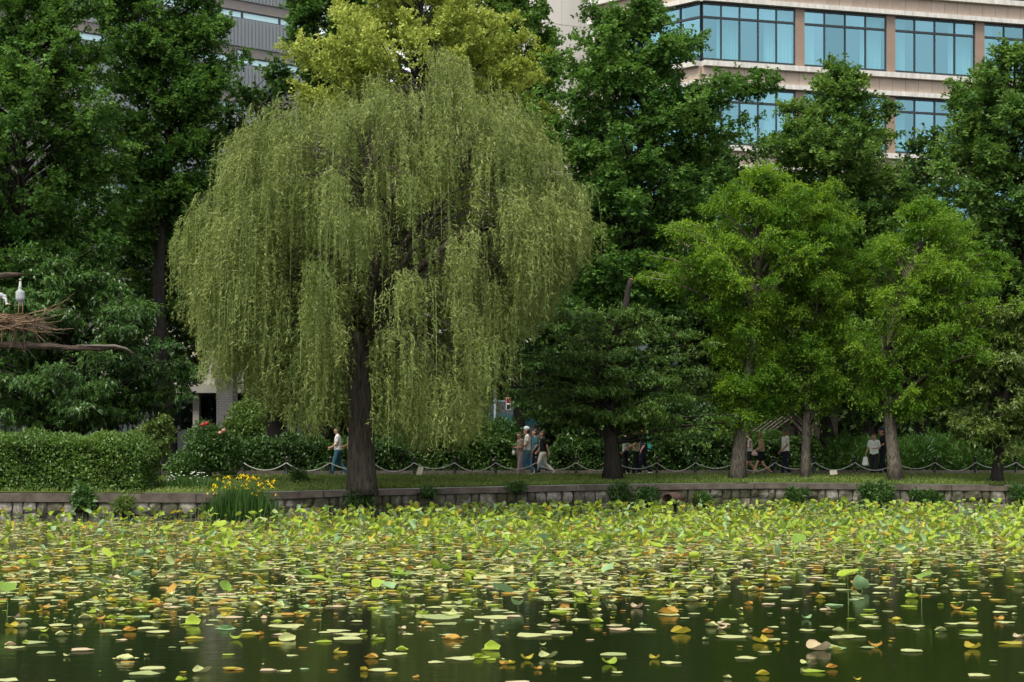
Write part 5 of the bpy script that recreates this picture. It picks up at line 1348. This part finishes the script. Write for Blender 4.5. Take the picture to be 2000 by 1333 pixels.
HG = plain('heron_grey', (.3, .32, .33), .8, .1, .12, 18); HW = plain('heron_white', (.5, .49, .46), .8, .1, .06, 18)
HL = plain('heron_leg', (.4, .25, .12), .6, .2, .1, 18); HBk = plain('heron_black', (.03, .03, .035), .7, .2, .1, 18); HBl = plain('heron_bill', (.55, .33, .1), .5, .3, .1, 18)
def heron(label, foot, yaw, neck, head, body, facing_cam=True, body_r=(.13, .16)):
    root = thing('heron', label, 'heron', foot, 'herons on the nest')
    f = np.array(foot); c_, s_ = math.cos(yaw), math.sin(yaw)
    def J(a, l, u): return f + np.array([a*c_ - l*s_, a*s_ + l*c_, u])
    bc = [J(*q) for q in body]; nk = [J(*q) for q in neck]; hd_ = J(*head)
    caps = [(bc[0], body_r[0]*.75, bc[1], body_r[1]*.78), (bc[1], body_r[1]*.78, bc[2], .04)]
    for l in (.035, -.035): caps.append((bc[1] + J(0, l, 0)-f, body_r[1]*.68, bc[0] + J(0, l, 0)-f, body_r[0]*.6))
    r = np.linspace(.055, .026, len(nk))
    for i in range(len(nk)-1): caps.append((nk[i], r[i], nk[i+1], r[i+1]))
    caps.append((nk[-1], .028, hd_, .036))
    dh = (hd_-nk[-1]); fw = J(1, 0, 0)-f
    caps.append((hd_, .036, hd_ + fw*.05, .024))
    fuse('body', caps, HG, root, .012, 3, .4)
    fuse('front_feathers', [(nk[0], .05, nk[len(nk)//2], .042), (nk[len(nk)//2], .04, nk[-1], .034), (hd_, .039, hd_ + fw*.03, .03)], HW, root, .011, 2)
    MB().tube([hd_ + fw*.04, hd_ + fw*.17 + np.array([0, 0, -.015])], [.016, .002], 7).build('bill', HBl, root, True)
    fuse('crown_stripe', [(hd_ + fw*.02 + np.array([0, 0, .027]), .014, hd_ - fw*.09 + np.array([0, 0, .012]), .008)], HBk, root, .008, 1)
    fuse('wing', [(bc[0] + (J(-.02, .09, 0)-f), .05, bc[1] + (J(-.03, .085, 0)-f), .06), (bc[1] + (J(-.03, .085, 0)-f), .055, bc[2] + (J(0, .03, 0)-f), .02)], HG, root, .012, 2)
    fuse('wing', [(bc[0] + (J(-.02, -.09, 0)-f), .05, bc[1] + (J(-.03, -.085, 0)-f), .06), (bc[1] + (J(-.03, -.085, 0)-f), .055, bc[2] + (J(0, -.03, 0)-f), .02)], HG, root, .012, 2)
    for l in (.06, -.06):
        kn = J(-.03, l, .2); hip = bc[1] + (J(0, l*.8, -.08)-f); ft = J(0, l*1.1, .0)
        MB().tube([hip, kn, ft], [.02, .011, .009], 6).build('leg', HL, root, True)
        MB().tube([ft + J(-.05, 0, .01)-f, ft + J(.09, 0, .005)-f], .007, 5).tube([ft, ft + J(.07, .05, .005)-f], .006, 5).tube([ft, ft + J(.07, -.05, .005)-f], .006, 5).build('foot', HL, root)
fo = at(40, 613, Yn-.25)
heron('upright pale grey heron standing on the nest', fo, math.radians(-95), [(.05, 0, .66), (.06, 0, .76), (.02, 0, .85), (.01, 0, .94)], (.0, 0, 1.0), [(.05, 0, .62), (.02, 0, .46), (-.04, 0, .26)])
fo = at(-6, 613, Yn-.2)
heron('hunched grey heron with lowered head, cut by the left edge', fo, math.radians(-15), [(.18, 0, .5), (.27, 0, .52), (.3, 0, .42), (.31, 0, .34)], (.32, 0, .28), [(.13, 0, .52), (-.05, 0, .46), (-.34, 0, .34)], body_r=(.14, .17))

# evaluate all fused skins at once
dg = bpy.context.evaluated_depsgraph_get(); dg.update()
done = []
for o in FUSE:
    me = bpy.data.meshes.new_from_object(o.evaluated_get(dg)); done.append((o, me))
for o, me in done:
    o.modifiers.clear(); o.data = me

# ------------------------------------------------------------------ lotus leaves
def disc(rings=(.35, .7, 1.0), n=14):
    V = [(0, 0)]; 
    for r in rings:
        for j in range(n): V.append((r*math.cos(2*math.pi*j/n), r*math.sin(2*math.pi*j/n)))
    F = [(0, 1+j, 1+(j+1) % n) for j in range(n)]
    Q = []
    for k in range(len(rings)-1):
        for j in range(n):
            a, b = 1+k*n+j, 1+k*n+(j+1) % n; Q += [(a, a+n, b+n), (a, b+n, b)]
    return np.array(V), np.array(F+Q)
DV, DF = disc(); DS, DSF = disc((.6, 1.0), 9); DT, DTF = disc((1.0,), 8); D_LOW = {0: (DV, DF), 1: (DS, DSF), 2: (DT, DTF)}
def tpl(kind, seed, lo=0):
    rg = np.random.default_rng(seed); V2, F = D_LOW[int(lo)]
    r = np.hypot(V2[:, 0], V2[:, 1]); th = np.arctan2(V2[:, 1], V2[:, 0])
    rim = np.clip((r-.55)/.45, 0, 1)*rg.uniform(.5, .75) + .12
    p = rg.uniform(0, 6.28, 4)
    rad = 1 + .09*np.sin(3*th+p[0])*r + .07*np.sin(5*th+p[1])*r + rg.uniform(-.13, .08, len(r))*(r > .9)
    x, y = V2[:, 0]*rad, V2[:, 1]*rad
    if kind == 'flat':
        z = .02 + .03*r**2*np.sin(2*th+p[2]) + .05*np.clip(r-.8, 0, 1)*np.sin(4*th+p[3]) + .03*r**3
    elif kind == 'fold':
        c = rg.uniform(.1, .5); t_ = math.radians(rg.uniform(60, 150)); d = np.clip(y-c, 0, None)
        bend = np.clip(d/.35, 0, 1)*t_
        z = .03 + d*np.sin(bend) + .04*np.sin(3*x+p[0]); y = np.where(y > c, c + d*np.cos(bend), y)
    elif kind == 'curl':
        d = np.clip(r-.45, 0, None); lift = (.6+.4*np.sin(2*th+p[0]))
        z = .03 + d*1.1*lift; s_ = 1 - .45*np.clip(r-.4, 0, 1)*lift; x, y = x*s_, y*s_
    elif kind == 'taco':
        k = rg.uniform(1.5, 2.1); a = x*k; R = 1/k
        bx = R*np.sin(a); z = R*(1-np.cos(a)); x = bx; y = y*1.05; z = z + .08*y**2
    elif kind == 'roll':
        sp = np.abs(x); a = sp*4.2; R = .3
        bx = np.sign(x)*(.08 + R*(1-np.cos(a))*.55*(a < 3.2) + R*1.1*(a >= 3.2)); z = R*np.abs(np.sin(np.minimum(a, 2.9))) ; x = bx; y = y*1.05; z = z + .06*y**2
    else:   # bowl: shallow umbrella with a wavy rim
        z = rg.uniform(.12, .34)*r**2 + .1*np.clip(r-.5, 0, 1)*np.sin(rg.integers(3, 6)*th+p[0]) - .0
        drop = rg.uniform(-.15, .25); z = z - drop*np.abs(x)**2
    return np.stack([x, y, z], 1), F, rim
LPD = {len(d): np.concatenate([d, np.zeros((len(d), 1))], 1).astype(np.float32) for d in (DV, DS, DT)}
KINDS_F = ['flat', 'flat', 'flat', 'fold', 'curl']; KINDS_S = ['bowl', 'taco', 'roll']
def tmesh(T, m):
    V, F, rim = T
    me = quick_mesh('lotus', V, F.ravel(), 3, LOT[m], smooth=True)
    a = me.attributes.new('rim', 'FLOAT', 'POINT'); a.data.foreach_set('value', rim.astype(np.float32))
    a = me.attributes.new('lp', 'FLOAT_VECTOR', 'POINT'); a.data.foreach_set('vector', LPD[len(V)].ravel()); return me
TPL = {(k, s): tpl(k, 200+s*7+hash_) for hash_, k in enumerate(('flat', 'fold', 'curl', 'taco', 'roll', 'bowl')) for s in range(4)}
TPLO = {(k, s): tpl(k, 200+s*7+hash_, True) for hash_, k in enumerate(('flat', 'fold', 'curl', 'taco', 'roll', 'bowl')) for s in range(4)}
TPLL = {(k, s): tpl(k, 200+s*7+hash_, 2 if k == 'flat' else 1) for hash_, k in enumerate(('flat', 'fold', 'curl', 'taco', 'roll', 'bowl')) for s in range(4)}
CACHE = {}
def get_mesh(k, s, m):
    if (k, s, m) not in CACHE: CACHE[(k, s, m)] = tmesh(TPL[(k, s)], m)
    return CACHE[(k, s, m)]
CW = {'pale': 'pale', 'grey': 'grey-green', 'lime': 'lime-green', 'green': 'green', 'blue': 'blue-green', 'yellow': 'yellow', 'orange': 'orange-brown', 'pink': 'pinkish'}
KW = {'flat': 'flat floating lotus pad', 'fold': 'half-folded floating lotus leaf', 'curl': 'curled floating lotus leaf', 'taco': 'folded raised lotus leaf', 'roll': 'rolled-up lotus leaf', 'bowl': 'open raised lotus leaf'}
rg = np.random.default_rng(77)
rows = []    # x, y, height, radius, kind, variant, colour, yaw, tilt, tilt direction, given
def add(px, py, wpx, kind, col, hgt_px=0, tilt=None, given=True, yaw=None):
    """py is the row of the leaf itself; hgt_px how far it stands above its foot on the water"""
    Y = FPX*EYE/max(8, (py + hgt_px - HOR)); r = wpx*Y/FPX/2
    h = hgt_px*Y/FPX
    rows.append([wx(px, Y), Y, h, r, kind, int(rg.integers(4)), col, rg.uniform(0, 6.28) if yaw is None else yaw, tilt if tilt is not None else 0.0, rg.uniform(0, 6.28), given])
for a in ((627, 1131, 46, 'bowl', 'lime', 62, .25), (198, 1137, 38, 'bowl', 'blue', 60, .35), (12, 1147, 46, 'bowl', 'green', 55, .4), (389, 1137, 28, 'bowl', 'lime', 30, .7), (440, 1146, 26, 'bowl', 'green', 20, 1.0),
          (338, 1152, 26, 'bowl', 'orange', 22, .8), (1163, 1055, 36, 'bowl', 'lime', 60, .3), (1280, 1068, 34, 'bowl', 'lime', 50, .3), (1085, 1093, 32, 'bowl', 'green', 22, .5), (1127, 1098, 28, 'bowl', 'lime', 20, .5),
          (980, 1152, 44, 'bowl', 'blue', 28, .5), (1010, 1180, 40, 'taco', 'blue', 12, .3), (1655, 1123, 44, 'bowl', 'lime', 60, .3), (1805, 1123, 34, 'bowl', 'green', 55, .4), (1680, 1142, 34, 'bowl', 'blue', 14, 1.0),
          (737, 1140, 26, 'bowl', 'lime', 24, .7), (760, 1146, 28, 'bowl', 'blue', 22, .4), (163, 991, 22, 'bowl', 'green', 30, .8), (1060, 1050, 30, 'bowl', 'blue', 30, .4), (1010, 1080, 30, 'bowl', 'blue', 28, .4),
          (780, 1125, 46, 'roll', 'green', 26, .3), (870, 1110, 36, 'roll', 'green', 30, .4), (1190, 1108, 34, 'bowl', 'blue', 24, .6), (280, 1085, 34, 'taco', 'blue', 20, .3), (165, 1075, 36, 'roll', 'lime', 24, .4), (212, 1083, 36, 'roll', 'lime', 24, .4),
          (1560, 1055, 30, 'bowl', 'green', 24, .6), (1640, 1058, 26, 'bowl', 'green', 24, .6), (1980, 1066, 30, 'bowl', 'lime', 26, .5), (430, 1027, 28, 'bowl', 'lime', 20, .4), (325, 1032, 24, 'roll', 'lime', 16, .6), (507, 1135, 24, 'bowl', 'yellow', 14, .9)):
    add(*a)
for a in ((1750, 1212, 28, 'fold', 'yellow'), (885, 1250, 46, 'fold', 'orange'), (1190, 1298, 40, 'taco', 'lime'), (507, 1240, 28, 'fold', 'orange'), (440, 1230, 40, 'fold', 'blue'), (830, 1222, 38, 'fold', 'orange'), (1515, 1136, 28, 'curl', 'yellow'),
          (217, 1235, 48, 'flat', 'grey'), (305, 1237, 46, 'flat', 'pale'), (560, 1225, 70, 'flat', 'pale'), (280, 1318, 60, 'flat', 'grey'), (300, 1308, 52, 'flat', 'pale'), (395, 1315, 42, 'curl', 'pale'), (245, 1290, 50, 'fold', 'pale'), (1040, 1243, 70, 'flat', 'pale'), (1090, 1238, 60, 'flat', 'pale'), (860, 1207, 100, 'flat', 'grey'), (960, 1208, 70, 'flat', 'pale'),
          (1430, 1246, 56, 'flat', 'pale'), (1455, 1287, 44, 'flat', 'pale'), (1312, 1297, 40, 'flat', 'pale'), (1410, 1222, 40, 'fold', 'pink'), (1640, 1247, 44, 'flat', 'pale'), (1668, 1246, 50, 'flat', 'pale'), (1785, 1225, 44, 'flat', 'pale'), (1780, 1274, 46, 'flat', 'pale'), (1890, 1220, 44, 'flat', 'pale'), (1897, 1243, 46, 'flat', 'grey'), (1965, 1218, 36, 'flat', 'pale'), (1700, 1225, 44, 'flat', 'pale'),
          (1485, 1256, 38, 'taco', 'yellow'), (1500, 1238, 26, 'curl', 'orange'), (1460, 1238, 24, 'curl', 'pale'), (1632, 1270, 30, 'fold', 'yellow'), (1600, 1271, 60, 'curl', 'pink'), (1710, 1265, 36, 'curl', 'orange'), (1625, 1307, 26, 'curl', 'orange'), (1490, 1320, 30, 'curl', 'yellow'), (1675, 1330, 20, 'curl', 'yellow'), (1870, 1191, 32, 'curl', 'orange'), (1898, 1194, 22, 'curl', 'lime'), (1500, 1182, 28, 'flat', 'pink'), (1462, 1182, 20, 'curl', 'orange'), (1575, 1210, 26, 'curl', 'blue'), (1615, 1192, 32, 'fold', 'pink'), (1900, 1268, 40, 'curl', 'yellow'), (1950, 1213, 26, 'curl', 'orange'), (1990, 1247, 30, 'curl', 'pink'), (1602, 1170, 22, 'curl', 'yellow'),
          (120, 1243, 28, 'curl', 'pale'), (85, 1236, 26, 'curl', 'lime'), (20, 1262, 24, 'curl', 'pink'), (160, 1272, 46, 'flat', 'pink'), (12, 1331, 50, 'flat', 'pale'), (102, 1331, 16, 'flat', 'pale'), (355, 1332, 26, 'curl', 'lime'), (300, 1216, 26, 'fold', 'lime'), (160, 1232, 14, 'fold', 'yellow'), (375, 1221, 46, 'fold', 'lime'), (445, 1281, 26, 'flat', 'lime'), (570, 1282, 24, 'flat', 'pale'), (460, 1250, 36, 'curl', 'lime'), (545, 1241, 28, 'flat', 'pink'), (680, 1250, 60, 'flat', 'pale'), (660, 1277, 40, 'fold', 'yellow'), (770, 1280, 48, 'flat', 'pale'), (785, 1273, 26, 'curl', 'lime'), (725, 1287, 30, 'curl', 'orange'), (740, 1312, 50, 'flat', 'pale'), (714, 1312, 26, 'fold', 'yellow'), (815, 1324, 22, 'fold', 'orange'), (900, 1289, 60, 'flat', 'pale'), (935, 1286, 40, 'fold', 'lime'), (960, 1270, 40, 'fold', 'lime'), (985, 1299, 24, 'curl', 'orange'), (1030, 1290, 34, 'curl', 'yellow'), (1070, 1286, 44, 'curl', 'pale'), (1050, 1309, 20, 'curl', 'orange'), (1110, 1297, 54, 'flat', 'pale'), (1200, 1281, 54, 'flat', 'grey'), (1278, 1288, 28, 'curl', 'yellow'), (1165, 1217, 28, 'curl', 'lime'), (1085, 1216, 20, 'curl', 'pink'), (1260, 1232, 44, 'flat', 'pale'), (1255, 1222, 18, 'fold', 'blue'), (1210, 1231, 44, 'flat', 'pink'), (1330, 1238, 44, 'curl', 'yellow'), (1390, 1225, 28, 'curl', 'pale'), (1305, 1200, 44, 'curl', 'orange'), (1060, 1262, 18, 'curl', 'pale')):
    add(*a)
def noise2(x, y): return math.sin(x*.55+1.3)*math.sin(y*.4+.7) + .6*math.sin(x*1.3-y*.9) + .4*math.sin(y*1.7+x*.35+2)
def dens(px, py):
    edge = np.interp(px, [0, 500, 1000, 1300, 1600, 2000], [1192, 1212, 1212, 1175, 1130, 1110])
    t = (edge - py)/45.0
    return 1/(1+math.exp(-3*t))
# floating pads
N = 27000
for k in range(N):
    Y = math.sqrt(rg.uniform(18.0**2, 59.5**2)); px = rg.uniform(-40, 2040); x = wx(px, Y)
    if Y > shoreY(x) - .15: continue
    py = HOR + FPX*EYE/Y
    d = dens(px, py)
    nzv = noise2(x, Y)
    keep = np.interp(px, [0, 600, 1100, 1600, 2000], [.03, .055, .06, .05, .05])*np.interp(py, [1200, 1333], [1.2, .4]) + .98*d*(.62 + .3*nzv if py < 1165 else .6 + .4*nzv)*np.interp(py, [985, 1080, 1160, 1200], [.95, .9, .9, .55])
    if rg.random() > keep: continue
    u = rg.random(); far = Y > 34
    col = 'pale' if u < .4 else 'grey' if u < .62 else 'lime' if u < .74 else 'yellow' if u < .84 else 'orange' if u < .92 else 'pink' if u < .97 else 'blue'
    kind = 'flat' if rg.random() < .66 else ('fold' if rg.random() < .4 else 'curl')
    r = (.04 + .12*rg.random()**1.7)*(1 if kind == 'flat' else .75)
    rows.append([x, Y, 0.0, r, kind, int(rg.integers(4)), col, rg.uniform(0, 6.28), 0.0, 0.0, False])
# scraps and small young pads between the larger ones
for k in range(9000):
    Y = math.sqrt(rg.uniform(19.0**2, 59.5**2)); px = rg.uniform(-40, 2040); x = wx(px, Y)
    if Y > shoreY(x) - .15: continue
    py = HOR + FPX*EYE/Y
    if rg.random() > .06 + .9*dens(px, py)*(.7+.3*noise2(x*1.7, Y*1.4+3)): continue
    u = rg.random(); col = 'pale' if u < .25 else 'grey' if u < .5 else 'lime' if u < .72 else 'yellow' if u < .85 else 'orange' if u < .95 else 'pink'
    rows.append([x, Y, 0.0, rg.uniform(.018, .05), 'flat' if rg.random() < .75 else 'curl', int(rg.integers(4)), col, rg.uniform(0, 6.28), 0.0, 0.0, False])
# standing leaves
for k in range(19000):
    Y = math.sqrt(rg.uniform(27**2, 59.5**2)); px = rg.uniform(-40, 2040); x = wx(px, Y)
    if Y > shoreY(x) - .25: continue
    py = HOR + FPX*EYE/Y; d = dens(px, py + 25)
    den = np.interp(px, [0, 350, 600, 2000], [.28, .36, .95, 1.0]) if py < 1075 else .4
    keep = d*np.interp(py, [985, 1010, 1060, 1110, 1180], [1, .85, .42, .14, .05])*den*(.75+.3*noise2(x*1.3+4, Y))
    if rg.random() > keep: continue
    u = rg.random()
    col = 'lime' if u < .55 else 'green' if u < .7 else 'blue' if u < .8 else 'grey' if u < .92 else 'yellow'
    kind = ('taco', 'roll', 'roll', 'bowl', 'taco')[int(rg.integers(5))]
    h = rg.uniform(.03, .26)*(.75 if Y < 45 else 1.0) if shoreY(x) - Y > 5 else rg.uniform(.06, .42)
    r = rg.uniform(.045, .105) if kind == 'bowl' else rg.uniform(.055, .125)
    rows.append([x, Y, h, r, kind, int(rg.integers(4)), col, rg.uniform(0, 6.28), rg.uniform(.1, .8) if kind == 'bowl' else rg.uniform(.3, 1.45), rg.uniform(0, 6.28), False])

def rotm(yaw, tilt, td):
    cy, sy_ = math.cos(yaw), math.sin(yaw); A = np.array([[cy, -sy_, 0], [sy_, cy, 0], [0, 0, 1]])
    ux, uy = math.cos(td), math.sin(td); c, s = math.cos(tilt), math.sin(tilt)
    K = np.array([[0, 0, uy], [0, 0, -ux], [-uy, ux, 0]]); T = np.eye(3) + s*K + (1-c)*(K@K)
    return T @ A
from mathutils import Matrix
COLS = [(150, 'below the heron nest'), (320, 'below the clipped hedge'), (560, 'below the irises'), (800, 'below the willow trunk'), (1000, 'below the willow strands'), (1130, 'below the walking group'), (1330, 'below the cut cherry'),
        (1520, 'below the left trunk'), (1660, 'below the middle trunk'), (1850, 'below the leaning trunk'), (9999, 'near the right edge')]
def region(x, Y):
    px = 1000 + x*FPX/Y; py = HOR + FPX*EYE/Y
    h = next(n_ for a, n_ in COLS if px < a)
    v = 'in the nearest water' if py > 1255 else 'in foreground water' if py > 1190 else 'at the bed edge' if py > 1120 else 'in mid bed' if py > 1060 else 'in far bed'
    return f'{v} {h}'
def own_labels(lst):
    by = {}
    for o, lab, x in lst: by.setdefault(lab, []).append((x, o))
    for lab, q in by.items():
        q.sort(key=lambda a: a[0])
        for k, (x, o) in enumerate(q):
            o['group'] = lab
            o['label'] = lab if len(q) == 1 or len(q) > 20 else lab + ', ' + ORD[k] + ' from left'
LAB = []
flo = sorted([r for r in rows if r[2] == 0], key=lambda r: (not r[10], -r[3]/r[1])); sta = sorted([r for r in rows if r[2] > 0], key=lambda r: (not r[10], -r[3]/r[1]))
for i, r in enumerate(flo[:295]):
    me = get_mesh(r[4], r[5], r[6]); o = link_mesh('lotus_pad', me)
    zz = .006 + .0003*(i % 25)
    m3 = rotm(r[7], 0, 0)*r[3]
    o.matrix_world = Matrix.Translation((r[0], r[1], zz)) @ Matrix([list(m3[j]) + [0] for j in range(3)] + [[0, 0, 0, 1]])
    tag(o, None, 'lotus leaf'); LAB.append((o, f'{CW[r[6]]} {KW[r[4]]} {region(r[0], r[1])}', r[0]/r[1]))
def stem_mesh(x, Y, h, r, R3):
    top = np.array([x, Y, h]) + R3 @ np.array([0, 0, .05*r]); b = np.array([x + .05*math.sin(Y*9), Y, -.1])
    return [b, (top+b)/2 + np.array([.02*math.sin(x*7), 0, 0]), top]
for i, r in enumerate(sta[:295]):
    root = thing('lotus_leaf', None, 'lotus leaf', (r[0], r[1], 0))
    R3 = rotm(r[7], r[8], r[9]); hz = r[2]
    o = link_mesh('blade', get_mesh(r[4], r[5], r[6]), root)
    o.matrix_local = Matrix.Translation((0, 0, hz)) @ Matrix([list((R3*r[3])[j]) + [0] for j in range(3)] + [[0, 0, 0, 1]])
    MB().tube(stem_mesh(r[0], r[1], hz, r[3], R3), [.007, .006, .005], 5, cap=False).build('stem', M['stem'], root)
    LAB.append((root, f'{CW[r[6]]} {KW[r[4]]} {region(r[0], r[1])}', r[0]/r[1]))
own_labels(LAB)
def mass(lst, name, label, stems):
    Vs, Fs, Rm, Mi = [], [], [], []; k = 0; mi = {m: j for j, m in enumerate(LOT)}
    sm = MB()
    for i, r in enumerate(lst):
        V, F, rim = (TPLL if r[1] > 36 or r[3] < .05 else TPLO if r[1] > 28 else TPL)[(r[4], r[5])]
        R3 = rotm(r[7], r[8], r[9])
        W_ = (V*r[3]) @ R3.T + np.array([r[0], r[1], (r[2] if stems else .006 + .0003*(i % 37))])
        Vs.append(W_); Fs.append(F + k); k += len(V); Rm.append(rim); Mi.append(np.full(len(F), mi[r[6]]))
        if stems: sm.tube(stem_mesh(r[0], r[1], r[2], r[3], R3)[::2], [.007, .005], 3, cap=False)
    me = quick_mesh(name, np.concatenate(Vs), np.concatenate(Fs).ravel(), 3, list(LOT.values()), smooth=True, midx=np.concatenate(Mi))
    a = me.attributes.new('rim', 'FLOAT', 'POINT'); a.data.foreach_set('value', np.concatenate(Rm).astype(np.float32))
    a = me.attributes.new('lp', 'FLOAT_VECTOR', 'POINT'); a.data.foreach_set('vector', np.concatenate([LPD[len(q)] for q in Rm]).ravel())
    o = link_mesh(name, me); tag(o, label, 'lotus leaves', kind='stuff')
    if stems:
        s_ = sm.build('lotus_stems', M['stem']); s_.parent = o
mass(flo[295:], 'floating_lotus_bed', 'dense carpet of smaller floating lotus pads towards the far bank', False)
mass(sta[295:], 'standing_lotus_bed', 'dense band of small standing lotus leaves below the stone wall', True)
print('LOTUS', len(flo), len(sta))
print('TRIS', sum(sum(len(p.vertices)-2 for p in o.data.polygons) if len(o.data.polygons) < 2000 else len(o.data.loops)-2*len(o.data.polygons) for o in S.objects if o.type == 'MESH'))
